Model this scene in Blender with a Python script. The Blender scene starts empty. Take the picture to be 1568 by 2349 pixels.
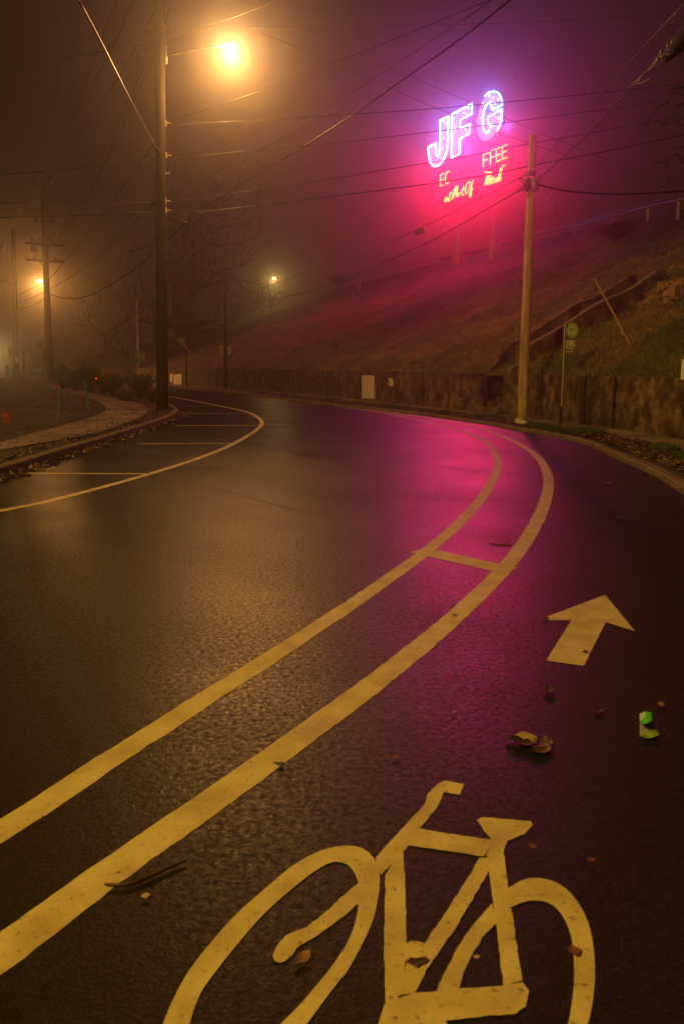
import bpy, bmesh, math, random
from mathutils import Vector, Matrix, noise
from mathutils.bvhtree import BVHTree
R = math.radians
random.seed(7)
SC = bpy.context.scene
COL = SC.collection

# ------------------------------------------------------------------ camera, world, exposure
CAM_H = 1.7
PITCH = R(10.43)
cam_d = bpy.data.cameras.new('camera')
cam_d.sensor_fit = 'HORIZONTAL'
cam_d.sensor_width = 24.0
cam_d.lens = 28.0
cam_d.clip_start = 0.05
cam_d.clip_end = 2000
cam_d.dof.use_dof = True
cam_d.dof.focus_distance = 24.0
cam_d.dof.aperture_fstop = 5.0
cam = bpy.data.objects.new('camera', cam_d)
cam.location = (0, 0, CAM_H)
cam.rotation_euler = (R(90) - PITCH, 0, 0)
COL.objects.link(cam)
SC.camera = cam

world = bpy.data.worlds.new('World')
SC.world = world
world.use_nodes = True
bg = world.node_tree.nodes['Background']
bg.inputs[0].default_value = (0.42, 0.13, 0.08, 1)
bg.inputs[1].default_value = .05

SC.view_settings.view_transform = 'Standard'
SC.view_settings.look = 'None'
SC.view_settings.exposure = 0.0
SC.view_settings.gamma = 1.0
SC.render.engine = 'CYCLES'
cy = SC.cycles
cy.use_denoising = True
cy.max_bounces = 4
cy.diffuse_bounces = 1
cy.glossy_bounces = 2
cy.volume_bounces = 1
cy.transparent_max_bounces = 8
cy.sample_clamp_indirect = 3.0
cy.caustics_reflective = False
cy.caustics_refractive = False

# strengths of the lamps of the place (watts) and of its air
LAMP_W = 4100.0
FAR_LAMP_W = 5200.0
RED_W = 7200.0
BLUE_W = 3100.0
FRONT_W = 18000.0
HAZE = 0.0040
HAZE_G = 0.925

# ------------------------------------------------------------------ helpers
FPX, CX, CY = 1568 * 28 / 24.0, 784.0, 1174.5
EYE = Vector((0, 0, CAM_H))
cP, sP = math.cos(PITCH), math.sin(PITCH)

def ray(x, y):
    u, v = (x - CX) / FPX, (CY - y) / FPX
    return Vector((u, cP + v * sP, -sP + v * cP))

def on_z(x, y, z=0.0):
    d = ray(x, y)
    t = (z - CAM_H) / d.z
    return EYE + d * t

def at_y(x, y, Y):
    d = ray(x, y)
    return EYE + d * (Y / d.y)

def on_plane(x, y, p0, n):
    d = ray(x, y)
    t = (p0 - EYE).dot(n) / d.dot(n)
    return EYE + d * t

class MB:
    def __init__(self):
        self.v, self.f = [], []
    def add(self, vs, fs):
        b = len(self.v)
        self.v += [tuple(p) for p in vs]
        self.f += [tuple(i + b for i in f) for f in fs]
    def box(self, c, s, rot=None):
        c = Vector(c)
        vs = []
        for x in (-.5, .5):
            for y in (-.5, .5):
                for z in (-.5, .5):
                    p = Vector((x * s[0], y * s[1], z * s[2]))
                    vs.append(c + (rot @ p if rot else p))
        self.add(vs, [(0, 1, 3, 2), (4, 6, 7, 5), (0, 4, 5, 1), (2, 3, 7, 6), (0, 2, 6, 4), (1, 5, 7, 3)])
    def tube(self, pts, rad, n=6, cap=True):
        pts = [Vector(p) for p in pts]
        if not hasattr(rad, '__len__'):
            rad = [rad] * len(pts)
        vs, fs = [], []
        up = None
        for i, p in enumerate(pts):
            a = pts[max(i - 1, 0)]
            b = pts[min(i + 1, len(pts) - 1)]
            t = (b - a)
            if t.length < 1e-9:
                t = Vector((0, 0, 1))
            t.normalize()
            if up is None:
                up = Vector((0, 0, 1)) if abs(t.z) < .9 else Vector((1, 0, 0))
            x = up - t * up.dot(t)
            if x.length < 1e-6:
                x = t.orthogonal()
            x.normalize()
            up = x
            y = t.cross(x)
            for k in range(n):
                an = 2 * math.pi * k / n
                vs.append(p + (x * math.cos(an) + y * math.sin(an)) * rad[i])
        for i in range(len(pts) - 1):
            for k in range(n):
                a, b = i * n + k, i * n + (k + 1) % n
                fs.append((a, b, b + n, a + n))
        if cap:
            fs.append(tuple(range(n - 1, -1, -1)))
            o = (len(pts) - 1) * n
            fs.append(tuple(o + k for k in range(n)))
        self.add(vs, fs)
    def prism(self, poly, off):
        """poly: list of 3-D points (planar); off: vector of extrusion."""
        n = len(poly)
        off = Vector(off)
        vs = [Vector(p) for p in poly] + [Vector(p) + off for p in poly]
        fs = [tuple(range(n)), tuple(range(2 * n - 1, n - 1, -1))]
        for i in range(n):
            j = (i + 1) % n
            fs.append((i, i + n, j + n, j))
        self.add(vs, fs)
    def blob(self, c, s, seed=0, amp=.25, seg=10, rings=6):
        c = Vector(c)
        vs, fs = [], []
        for i in range(rings + 1):
            th = math.pi * i / rings
            for k in range(seg):
                ph = 2 * math.pi * k / seg
                d = Vector((math.sin(th) * math.cos(ph), math.sin(th) * math.sin(ph), math.cos(th)))
                r = 1 + amp * noise.noise(d * 1.7 + Vector((seed * 3.1, seed, 0)))
                vs.append(c + Vector((d.x * s[0], d.y * s[1], d.z * s[2])) * r)
        for i in range(rings):
            for k in range(seg):
                a, b = i * seg + k, i * seg + (k + 1) % seg
                fs.append((a, b, b + seg, a + seg))
        self.add(vs, fs)
    def build(self, name, mat, parent=None, smooth=False, origin=None):
        me = bpy.data.meshes.new(name)
        o_ = Vector(origin) if origin is not None else Vector((0, 0, 0))
        me.from_pydata([tuple(Vector(p) - o_) for p in self.v], [], self.f)
        me.update()
        me.validate()
        if smooth:
            me.polygons.foreach_set('use_smooth', [True] * len(me.polygons))
        me.materials.append(mat)
        ob = bpy.data.objects.new(name, me)
        ob.location = o_
        COL.objects.link(ob)
        if parent:
            ob.parent = parent
            ob.matrix_parent_inverse = parent_world(parent).inverted()
        return ob

def parent_world(p):
    m = p.matrix_basis.copy()
    while p.parent:
        m = p.parent.matrix_basis @ p.matrix_parent_inverse @ m if False else (p.parent.matrix_basis @ p.matrix_parent_inverse @ m)
        p = p.parent
    return m

def tag(o, label=None, cat=None, group=None, kind=None):
    if label: o['label'] = label
    if cat: o['category'] = cat
    if group: o['group'] = group
    if kind: o['kind'] = kind
    return o

def empty(name, loc, label, cat, group=None):
    o = bpy.data.objects.new(name, None)
    o.empty_display_size = .2
    o.location = loc
    COL.objects.link(o)
    return tag(o, label, cat, group)

def copy_tree(o, parent=None):
    c = o.copy()
    COL.objects.link(c)
    if parent:
        c.parent = parent
    for ch in list(o.children):
        copy_tree(ch, c)
    return c

def lerp(a, b, t):
    return a + (b - a) * t

def smooth01(t):
    t = max(0., min(1., t))
    return t * t * (3 - 2 * t)

def resample(pts, n):
    pts = [Vector(p) for p in pts]
    L = [0]
    for a, b in zip(pts, pts[1:]):
        L.append(L[-1] + (b - a).length)
    out = []
    j = 0
    for i in range(n):
        s = L[-1] * i / (n - 1)
        while j < len(pts) - 2 and L[j + 1] < s:
            j += 1
        t = (s - L[j]) / max(1e-9, L[j + 1] - L[j])
        out.append(pts[j].lerp(pts[j + 1], max(0, min(1, t))))
    return out

def spline(pts, per=8, closed=False):
    """Catmull-Rom through the points."""
    pts = [Vector(p) for p in pts]
    n = len(pts)
    out = []
    rng = n if closed else n - 1
    for i in range(rng):
        if closed:
            p0, p1, p2, p3 = pts[(i - 1) % n], pts[i], pts[(i + 1) % n], pts[(i + 2) % n]
        else:
            p0, p1, p2, p3 = pts[max(i - 1, 0)], pts[i], pts[i + 1], pts[min(i + 2, n - 1)]
        for k in range(per):
            t = k / per
            out.append(.5 * ((2 * p1) + (p2 - p0) * t + (2 * p0 - 5 * p1 + 4 * p2 - p3) * t * t + (3 * p1 - p0 - 3 * p2 + p3) * t ** 3))
    if not closed:
        out.append(pts[-1])
    return out

# ------------------------------------------------------------------ materials
def new_mat(name):
    m = bpy.data.materials.new(name)
    m.use_nodes = True
    return m, m.node_tree.nodes, m.node_tree.links, m.node_tree.nodes['Principled BSDF']

def noisy(name, c1, c2, scale=6, rough=.85, bump=0., bscale=None, stretch=None, detail=6, c3=None, spec=.3, metallic=0., ramp=(.35, .65), rough2=None):
    m, N, L, P = new_mat(name)
    tc = N.new('ShaderNodeTexCoord')
    mp = N.new('ShaderNodeMapping')
    L.new(tc.outputs['Object'], mp.inputs[0])
    if stretch: mp.inputs['Scale'].default_value = stretch
    nz = N.new('ShaderNodeTexNoise')
    nz.inputs['Scale'].default_value = scale
    nz.inputs['Detail'].default_value = detail
    nz.inputs['Roughness'].default_value = .65
    L.new(mp.outputs[0], nz.inputs['Vector'])
    cr = N.new('ShaderNodeValToRGB')
    cr.color_ramp.elements[0].position = ramp[0]
    cr.color_ramp.elements[1].position = ramp[1]
    cr.color_ramp.elements[0].color = (*c1, 1)
    cr.color_ramp.elements[1].color = (*c2, 1)
    L.new(nz.outputs[0], cr.inputs[0])
    out = cr.outputs[0]
    if c3:
        n2 = N.new('ShaderNodeTexNoise')
        n2.inputs['Scale'].default_value = scale * .23
        n2.inputs['Detail'].default_value = 4
        L.new(mp.outputs[0], n2.inputs['Vector'])
        r2 = N.new('ShaderNodeValToRGB')
        r2.color_ramp.elements[0].position = .45
        r2.color_ramp.elements[1].position = .6
        L.new(n2.outputs[0], r2.inputs[0])
        mx = N.new('ShaderNodeMixRGB')
        mx.inputs[2].default_value = (*c3, 1)
        L.new(r2.outputs[0], mx.inputs[0])
        L.new(out, mx.inputs[1])
        out = mx.outputs[0]
    L.new(out, P.inputs['Base Color'])
    P.inputs['Roughness'].default_value = rough
    P.inputs['Specular IOR Level'].default_value = spec
    P.inputs['Metallic'].default_value = metallic
    if rough2 is not None:
        mr = N.new('ShaderNodeMapRange')
        mr.inputs[1].default_value = .35; mr.inputs[2].default_value = .65
        mr.inputs[3].default_value = rough; mr.inputs[4].default_value = rough2
        L.new(nz.outputs[0], mr.inputs[0])
        L.new(mr.outputs[0], P.inputs['Roughness'])
    if bump:
        bz = N.new('ShaderNodeTexNoise')
        bz.inputs['Scale'].default_value = bscale or scale * 3
        bz.inputs['Detail'].default_value = 5
        L.new(mp.outputs[0], bz.inputs['Vector'])
        bp = N.new('ShaderNodeBump')
        bp.inputs['Strength'].default_value = bump
        bp.inputs['Distance'].default_value = .03
        L.new(bz.outputs[0], bp.inputs['Height'])
        L.new(bp.outputs[0], P.inputs['Normal'])
    return m

def glow(name, col, s):
    m, N, L, P = new_mat(name)
    P.inputs['Base Color'].default_value = (.02, .02, .02, 1)
    P.inputs['Emission Color'].default_value = (*col, 1)
    P.inputs['Emission Strength'].default_value = s
    return m

def asphalt_mat():
    m, N, L, P = new_mat('asphalt')
    tc = N.new('ShaderNodeTexCoord')
    def nz(scale, detail=4, rough=.6):
        n = N.new('ShaderNodeTexNoise')
        n.inputs['Scale'].default_value = scale
        n.inputs['Detail'].default_value = detail
        n.inputs['Roughness'].default_value = rough
        L.new(tc.outputs['Object'], n.inputs['Vector'])
        return n
    big, mid, fine = nz(.55, 4), nz(14, 5, .7), nz(110, 3, .75)
    vor = N.new('ShaderNodeTexVoronoi')
    vor.inputs['Scale'].default_value = 70
    L.new(tc.outputs['Object'], vor.inputs['Vector'])
    # colour: black binder, grey and brown stones
    cr = N.new('ShaderNodeValToRGB')
    e = cr.color_ramp.elements
    e[0].position, e[0].color = .3, (.002, .0018, .0016, 1)
    e[1].position, e[1].color = .72, (.021, .0185, .016, 1)
    L.new(fine.outputs[0], cr.inputs[0])
    mx = N.new('ShaderNodeMixRGB')
    mx.blend_type = 'MULTIPLY'
    mx.inputs[0].default_value = .7
    c2 = N.new('ShaderNodeValToRGB')
    c2.color_ramp.elements[0].position = .35
    c2.color_ramp.elements[0].color = (.45, .45, .45, 1)
    c2.color_ramp.elements[1].position = .65
    L.new(mid.outputs[0], c2.inputs[0])
    L.new(cr.outputs[0], mx.inputs[1]); L.new(c2.outputs[0], mx.inputs[2])
    L.new(mx.outputs[0], P.inputs['Base Color'])
    # damp film: roughness varies
    mr = N.new('ShaderNodeMapRange')
    mr.inputs[1].default_value = .3; mr.inputs[2].default_value = .7
    mr.inputs[3].default_value = .33; mr.inputs[4].default_value = .48
    L.new(big.outputs[0], mr.inputs[0])
    grain = nz(34, 5, .8)
    mg = N.new('ShaderNodeMapRange')
    mg.inputs[1].default_value = .35; mg.inputs[2].default_value = .65
    mg.inputs[3].default_value = -.14; mg.inputs[4].default_value = .18
    L.new(grain.outputs[0], mg.inputs[0])
    ad = N.new('ShaderNodeMath'); ad.operation = 'ADD'
    L.new(mr.outputs[0], ad.inputs[0]); L.new(mg.outputs[0], ad.inputs[1])
    L.new(ad.outputs[0], P.inputs['Roughness'])
    sl = N.new('ShaderNodeMapRange')
    sl.inputs[1].default_value = .35; sl.inputs[2].default_value = .65
    sl.inputs[3].default_value = .26; sl.inputs[4].default_value = .06
    L.new(grain.outputs[0], sl.inputs[0])
    L.new(sl.outputs[0], P.inputs['Specular IOR Level'])
    a = N.new('ShaderNodeMath'); a.operation = 'MULTIPLY_ADD'
    a.inputs[1].default_value = .6
    L.new(fine.outputs[0], a.inputs[0])
    v = N.new('ShaderNodeMath'); v.operation = 'MULTIPLY'; v.inputs[1].default_value = -.5
    L.new(vor.outputs['Distance'], v.inputs[0])
    L.new(v.outputs[0], a.inputs[2])
    b = N.new('ShaderNodeMath'); b.operation = 'MULTIPLY_ADD'; b.inputs[1].default_value = .14
    L.new(mid.outputs[0], b.inputs[0]); L.new(a.outputs[0], b.inputs[2])
    bp = N.new('ShaderNodeBump')
    bp.inputs['Strength'].default_value = .4
    bp.inputs['Distance'].default_value = .004
    L.new(b.outputs[0], bp.inputs['Height'])
    L.new(bp.outputs[0], P.inputs['Normal'])
    return m

def paint_mat(name, col, wear=.35):
    """road paint with worn specks of asphalt showing"""
    m, N, L, P = new_mat(name)
    tc = N.new('ShaderNodeTexCoord')
    n1 = N.new('ShaderNodeTexNoise'); n1.inputs['Scale'].default_value = 44; n1.inputs['Detail'].default_value = 6; n1.inputs['Roughness'].default_value = .7
    n2 = N.new('ShaderNodeTexNoise'); n2.inputs['Scale'].default_value = 5; n2.inputs['Detail'].default_value = 4
    for n in (n1, n2): L.new(tc.outputs['Object'], n.inputs['Vector'])
    cr = N.new('ShaderNodeValToRGB')
    cr.color_ramp.elements[0].position = wear - .08
    cr.color_ramp.elements[1].position = wear + .04
    cr.color_ramp.elements[0].color = (.07, .06, .05, 1)
    cr.color_ramp.elements[1].color = (*col, 1)
    L.new(n1.outputs[0], cr.inputs[0])
    mx = N.new('ShaderNodeMixRGB'); mx.blend_type = 'MULTIPLY'; mx.inputs[0].default_value = .8
    c2 = N.new('ShaderNodeValToRGB')
    c2.color_ramp.elements[0].position = .32; c2.color_ramp.elements[0].color = (.62, .58, .5, 1)
    c2.color_ramp.elements[1].position = .6
    L.new(n2.outputs[0], c2.inputs[0])
    L.new(cr.outputs[0], mx.inputs[1]); L.new(c2.outputs[0], mx.inputs[2])
    L.new(mx.outputs[0], P.inputs['Base Color'])
    P.inputs['Roughness'].default_value = .6
    P.inputs['Specular IOR Level'].default_value = .3
    bp = N.new('ShaderNodeBump'); bp.inputs['Strength'].default_value = .3; bp.inputs['Distance'].default_value = .01
    L.new(n1.outputs[0], bp.inputs['Height']); L.new(bp.outputs[0], P.inputs['Normal'])
    return m

def wall_mat():
    """old board-marked concrete: black streaks running down, ochre lichen patches"""
    m, N, L, P = new_mat('stained_concrete')
    tc = N.new('ShaderNodeTexCoord')
    mp = N.new('ShaderNodeMapping'); mp.inputs['Scale'].default_value = (1.1, 1.1, .5)
    L.new(tc.outputs['Object'], mp.inputs[0])
    st = N.new('ShaderNodeTexNoise'); st.inputs['Scale'].default_value = 2.2; st.inputs['Detail'].default_value = 7; st.inputs['Roughness'].default_value = .62
    L.new(mp.outputs[0], st.inputs['Vector'])
    pt = N.new('ShaderNodeTexNoise'); pt.inputs['Scale'].default_value = 2.6; pt.inputs['Detail'].default_value = 8; pt.inputs['Roughness'].default_value = .7
    L.new(tc.outputs['Object'], pt.inputs['Vector'])
    cr = N.new('ShaderNodeValToRGB'); e = cr.color_ramp.elements
    e[0].position, e[0].color = .30, (.04, .028, .018, 1)
    e[1].position, e[1].color = .68, (.27, .195, .105, 1)
    L.new(st.outputs[0], cr.inputs[0])
    c2 = N.new('ShaderNodeValToRGB'); e = c2.color_ramp.elements
    e[0].position, e[0].color = .44, (.12, .10, .09, 1)
    e[1].position, e[1].color = .62, (1, 1, 1, 1)
    L.new(pt.outputs[0], c2.inputs[0])
    mx = N.new('ShaderNodeMixRGB'); mx.blend_type = 'MULTIPLY'; mx.inputs[0].default_value = .85
    L.new(cr.outputs[0], mx.inputs[1]); L.new(c2.outputs[0], mx.inputs[2])
    L.new(mx.outputs[0], P.inputs['Base Color'])
    P.inputs['Roughness'].default_value = .9
    P.inputs['Specular IOR Level'].default_value = .2
    bp = N.new('ShaderNodeBump'); bp.inputs['Strength'].default_value = .5; bp.inputs['Distance'].default_value = .03
    L.new(pt.outputs[0], bp.inputs['Height']); L.new(bp.outputs[0], P.inputs['Normal'])
    return m

M = {}
M['asphalt'] = asphalt_mat()
M['paint'] = paint_mat('road_paint', (.37, .335, .14), .385)
M['paint_far'] = paint_mat('worn_road_paint', (.55, .48, .25), .42)
M['tar'] = noisy('tar', (.010, .009, .009), (.026, .023, .02), 8, .6)
M['concrete'] = noisy('pavement_concrete', (.13, .11, .085), (.24, .20, .15), 3, .85, .2, 20, c3=(.10, .085, .065))
M['kerb'] = noisy('kerb_concrete', (.08, .064, .04), (.18, .145, .09), 5, .85, .3, 30)
M['wall'] = wall_mat()
M['soil'] = noisy('leafy_soil', (.018, .013, .008), (.075, .05, .026), 5, .95, .8, 16, c3=(.03, .035, .014))
M['lawn'] = noisy('dark_lawn', (.012, .011, .006), (.04, .033, .016), 4, .95, .8, 12, c3=(.06, .04, .02))
M['hill'] = noisy('hill_grass', (.012, .010, .004), (.13, .09, .035), 1.1, .95, 1.0, 5, stretch=(1, .6, 1.4), c3=(.035, .05, .014))
M['ground'] = noisy('ground_earth', (.02, .018, .012), (.05, .04, .025), .3, .95)
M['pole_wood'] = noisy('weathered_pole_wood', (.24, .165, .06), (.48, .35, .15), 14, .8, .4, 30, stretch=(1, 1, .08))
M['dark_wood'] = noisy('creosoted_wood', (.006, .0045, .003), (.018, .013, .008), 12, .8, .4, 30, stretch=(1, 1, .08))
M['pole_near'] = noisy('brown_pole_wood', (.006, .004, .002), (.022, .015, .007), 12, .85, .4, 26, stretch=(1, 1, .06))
M['wire'] = noisy('cable_black', (.006, .0055, .005), (.016, .014, .012), 30, .38, spec=.4)
M['bare_wire'] = noisy('bare_metal_wire', (.08, .065, .05), (.16, .13, .11), 30, .35, metallic=.8)
M['steel'] = noisy('galvanised_steel', (.22, .21, .19), (.36, .34, .3), 10, .5, metallic=.7)
M['dark_metal'] = noisy('dark_metal', (.02, .02, .02), (.05, .05, .045), 10, .5, metallic=.5)
M['bark'] = noisy('tree_bark', (.015, .011, .008), (.045, .033, .023), 10, .9, .6, 30)
M['leaf_dry'] = noisy('dry_leaf', (.045, .022, .009), (.14, .07, .025), 9, .6, spec=.5)
M['leaf_pale'] = noisy('pale_leaf', (.14, .10, .045), (.30, .22, .10), 9, .6)
M['leaf_dark'] = noisy('dark_wet_leaf', (.012, .009, .006), (.04, .025, .014), 9, .5)
M['leaf_red'] = noisy('red_leaf', (.06, .02, .012), (.13, .04, .02), 9, .6)
M['green_leaf'] = noisy('green_leaf', (.02, .045, .008), (.05, .10, .02), 9, .6)
M['bush_leaf'] = noisy('bush_leaf', (.025, .022, .009), (.09, .07, .03), 9, .6)
M['grass'] = noisy('grass_blade', (.05, .08, .012), (.14, .17, .035), 3, .7)
M['grass_dry'] = noisy('dry_grass_blade', (.15, .10, .03), (.32, .23, .09), 3, .8)
M['green_stake'] = noisy('green_painted_steel', (.01, .14, .045), (.02, .24, .08), 12, .5)
M['rope'] = noisy('string_fibre', (.2, .15, .09), (.3, .24, .15), 30, .9)
M['red_tag'] = noisy('red_fabric', (.16, .02, .012), (.26, .035, .02), 20, .8)
M['white_paint'] = noisy('white_wall_paint', (.50, .42, .30), (.66, .58, .44), 8, .7, ramp=(.3, .5))
M['white'] = noisy('white_card', (.72, .70, .64), (.8, .78, .72), 8, .6)
M['sign_white'] = noisy('sign_back_white', (.34, .27, .2), (.46, .37, .28), 8, .6)
M['bus_green'] = noisy('lime_green_sheet', (.17, .34, .02), (.22, .40, .03), 8, .45)
M['sign_grey'] = noisy('pale_sign_sheet', (.42, .42, .32), (.5, .5, .4), 8, .5)
M['road_green'] = noisy('road_sign_green', (.015, .12, .07), (.02, .16, .09), 8, .45)
M['yellow'] = noisy('yellow_plastic', (.42, .26, .02), (.55, .36, .03), 10, .5)
M['rock'] = noisy('rough_rock', (.10, .065, .03), (.36, .24, .12), 5, .9, .9, 9)
M['rail'] = noisy('guard_rail_steel', (.10, .08, .07), (.17, .14, .12), 6, .6, metallic=.3)
M['letter_face'] = noisy('letter_face_metal', (.24, .32, .46), (.32, .42, .56), 6, .6)
M['dead_tube'] = noisy('unlit_glass_tube', (.30, .10, .10), (.4, .15, .13), 6, .2)
M['sign_post'] = noisy('white_sign_post', (.45, .38, .38), (.55, .48, .48), 3, .7)
M['car_paint'] = noisy('dark_car_paint', (.012, .012, .014), (.02, .02, .024), 3, .3, spec=.6)
M['glass_dark'] = noisy('dark_car_glass', (.01, .01, .01), (.015, .015, .016), 3, .1, spec=.7)
M['rubber'] = noisy('rubber', (.01, .01, .01), (.02, .02, .02), 12, .8)
M['plate'] = noisy('number_plate', (.5, .5, .45), (.6, .6, .55), 4, .5)
M['trash_green'] = noisy('bright_green_wrapper', (.05, .36, .03), (.10, .52, .05), 10, .4)
M['trash_olive'] = noisy('crumpled_olive_wrapper', (.05, .12, .02), (.18, .26, .05), 18, .4)
M['bollard'] = noisy('dark_green_post', (.012, .045, .022), (.02, .07, .035), 12, .6)
M['transformer'] = noisy('transformer_grey', (.09, .085, .07), (.14, .13, .11), 12, .6)
M['tube_blue'] = glow('blue_white_neon', (.12, .52, 1.0), 11)
M['tube_red'] = glow('red_neon', (1.0, .36, .02), 4.2)
M['bulb'] = glow('warm_bulb', (.6, .75, 1.0), .85)
M['bulb_hot'] = glow('bright_bulb', (1.0, .75, .5), 5)
M['lamp_lens'] = glow('street_lamp_lens', (1.0, .80, .52), 520)
M['lamp_lens_far'] = glow('far_lamp_lens', (1.0, .66, .25), 110)
M['lamp_lens_small'] = glow('small_lamp_lens', (1.0, .56, .10), 60)
M['tail_light'] = glow('tail_light_red', (1.0, .01, .02), 40)
SODIUM = (1.0, .415, .085)

def luminaire(name, loc, watts, col, radius, parent, street=True):
    """the burning lamp itself; a street lantern throws most of its light sideways along the road"""
    d = bpy.data.lights.new(name, 'POINT')
    d.energy = watts
    d.color = col
    d.shadow_soft_size = radius
    if street:
        d.use_nodes = True
        N, L = d.node_tree.nodes, d.node_tree.links
        em = N['Emission']
        tc = N.new('ShaderNodeTexCoord')
        sp = N.new('ShaderNodeSeparateXYZ')
        L.new(tc.outputs['Normal'], sp.inputs[0])
        fc = N.new('ShaderNodeFloatCurve')
        mr = N.new('ShaderNodeMapRange')
        mr.inputs[1].default_value = -1; mr.inputs[2].default_value = 1
        L.new(sp.outputs[2], mr.inputs[0])
        L.new(mr.outputs[0], fc.inputs[1])
        cu = fc.mapping.curves[0]
        cu.points[0].location = (0, .42)
        cu.points[1].location = (1, .12)
        cu.points.new(.14, .62); cu.points.new(.25, 1.0); cu.points.new(.33, .62); cu.points.new(.42, .5); cu.points.new(.55, .26); cu.points.new(.7, .15)
        fc.mapping.update()
        L.new(fc.outputs[0], em.inputs['Strength'])
    o = bpy.data.objects.new(name, d)
    o.location = loc
    COL.objects.link(o)
    if parent:
        o.parent = parent
        o.matrix_parent_inverse = parent_world(parent).inverted()
    return o

# ------------------------------------------------------------------ setting: ground, road, kerbs
def sheet(name, poly, z, mat, parent=None, kind=None):
    bm = bmesh.new()
    vs = [bm.verts.new((p[0], p[1], z)) for p in poly]
    bm.faces.new(vs)
    bmesh.ops.triangulate(bm, faces=bm.faces[:])
    me = bpy.data.meshes.new(name)
    bm.normal_update()
    if sum(f.normal.z for f in bm.faces) < 0:
        bmesh.ops.reverse_faces(bm, faces=bm.faces[:])
    bm.to_mesh(me); bm.free()
    me.materials.append(mat)
    o = bpy.data.objects.new(name, me)
    COL.objects.link(o)
    if parent: o.parent = parent
    if kind: o['kind'] = kind
    return o

sheet('ground', [(-215, -65), (215, -65), (215, 305), (-215, 305)], -.12, M['ground'], kind='structure')
road = sheet('road', [(-60, -30), (12, -30), (12, 60), (0, 110), (-60, 110)], 0, M['asphalt'], kind='structure')

LK = [(-5.3, -30), (-5.3, 12), (-5.25, 20), (-5.35, 25), (-5.8, 28.8), (-6.7, 32), (-7.9, 36), (-10.5, 43), (-15, 52), (-22, 62), (-32, 72), (-50, 84)]
def kx(Y):
    for (x0, y0), (x1, y1) in zip(LK, LK[1:]):
        if Y <= y1:
            return lerp(x0, x1, (Y - y0) / (y1 - y0))
    return LK[-1][0]

def isl_z(X, Y):
    return .15 + .74 * smooth01((Y - 19) / 26) * smooth01((-X - 8.5) / 9.5) * (1 - .85 * smooth01((Y - 54) / 16))

def on_island(x, y, dz=0.0):
    z = .15
    for _ in range(25):
        p = on_z(x, y, min(z, 1.4))
        z = .5 * z + .5 * isl_z(p.x, p.y)
    p.z = isl_z(p.x, p.y) + dz
    return p

def strip_along(name, line, w0, w1, z0, z1, mat, parent=None, side=1, bevel=True):
    """kerb stone line: from line offset w0..w1 to one side, top z1, foot z0"""
    pts = [Vector((p[0], p[1], 0)) for p in line]
    mb = MB()
    n = len(pts)
    prof = []
    for i, p in enumerate(pts):
        t = (pts[min(i + 1, n - 1)] - pts[max(i - 1, 0)]).normalized()
        nn = Vector((-t.y, t.x, 0)) * side
        a, b = p + nn * w0, p + nn * w1
        prof.append([Vector((a.x, a.y, z0)), Vector((a.x, a.y, z1 - .025)) + nn * .01, Vector((a.x, a.y, z1)) + nn * .035, Vector((b.x, b.y, z1)), Vector((b.x, b.y, z0))])
    vs = [q for pr in prof for q in pr]
    fs = []
    for i in range(n - 1):
        for k in range(4):
            a = i * 5 + k
            fs.append((a, a + 1, a + 6, a + 5))
    fs.append((4, 3, 2, 1, 0)); o = (n - 1) * 5; fs.append((o, o + 1, o + 2, o + 3, o + 4))
    mb.add(vs, fs)
    return mb.build(name, mat, parent)

# left island with its lawn
lk_pts = [Vector((kx(y), y, 0)) for y in [-30 + i * 1.5 for i in range(77)]]
mb = MB()
cols = [0.12, .5, 1.0, 1.6, 2.3, 3.2, 4.2, 5.5, 7, 9, 11, 13, 15, 18, 22, 28, 40, 70]
rows = []
for p in lk_pts:
    rows.append([(p.x - c, p.y, isl_z(p.x - c, p.y) + (.03 * noise.noise((p.x - c, p.y, 0)) if c > 1 else -.006)) for c in cols])
nv = len(cols)
fs = []
for i in range(len(rows) - 1):
    for k in range(nv - 1):
        a = i * nv + k
        fs.append((a, a + nv, a + nv + 1, a + 1))
mb.add([q for r in rows for q in r], fs)
isl = mb.build('lawn', M['lawn'], smooth=True)
tag(isl, kind='structure')

def kerb_run(name, line, side, wid=.16, top=.152):
    """kerb laid as single stones about 2.4 m long with open joints"""
    root = bpy.data.objects.new(name, None)
    COL.objects.link(root)
    root['kind'] = 'structure'
    pts = [Vector((p[0], p[1], 0)) for p in line]
    L = sum((b - a).length for a, b in zip(pts, pts[1:]))
    n = int(L / .3)
    rs = resample(pts, n)
    i = 0
    while i < n - 2:
        seg = rs[i:i + 9]
        if len(seg) > 1:
            seg = [p.copy() for p in seg]
            d = (seg[-1] - seg[-2]).normalized()
            seg[-1] -= d * .014
            hz = random.uniform(-.006, .006)
            strip_along('kerb_stone', seg, 0, wid, -.1, top + hz, M['kerb'], root, side)
        i += 8
    return root
kerb_run('kerb', [(p.x, p.y) for p in lk_pts if -4 < p.y < 84], 1)

# right-hand kerb, walk and verge
RKp = [on_z(x, y, .09) for x, y in [(1568, 1119.5), (1499, 1078), (1447.5, 1055), (1407, 1039.5), (1345, 1011.5), (1243, 988.7), (1167, 978), (1129, 969.5), (1062, 960), (975, 948), (922, 942), (833, 933), (730, 922.5), (602, 907.5), (520, 897.5)]]
RKp = [Vector((p.x, p.y, 0)) for p in RKp]
RKp = [Vector((2.6, -30, 0)), Vector((3.2, -4, 0)), Vector((3.75, 4, 0)), Vector((4.15, 8, 0))] + RKp + [Vector((-22, 74, 0)), Vector((-36, 90, 0))]
rk = resample(spline(RKp, 6), 160)
kerb_run('kerb', [(p.x, p.y) for p in rk if p.y > -8], -1, .11, .10)

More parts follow.
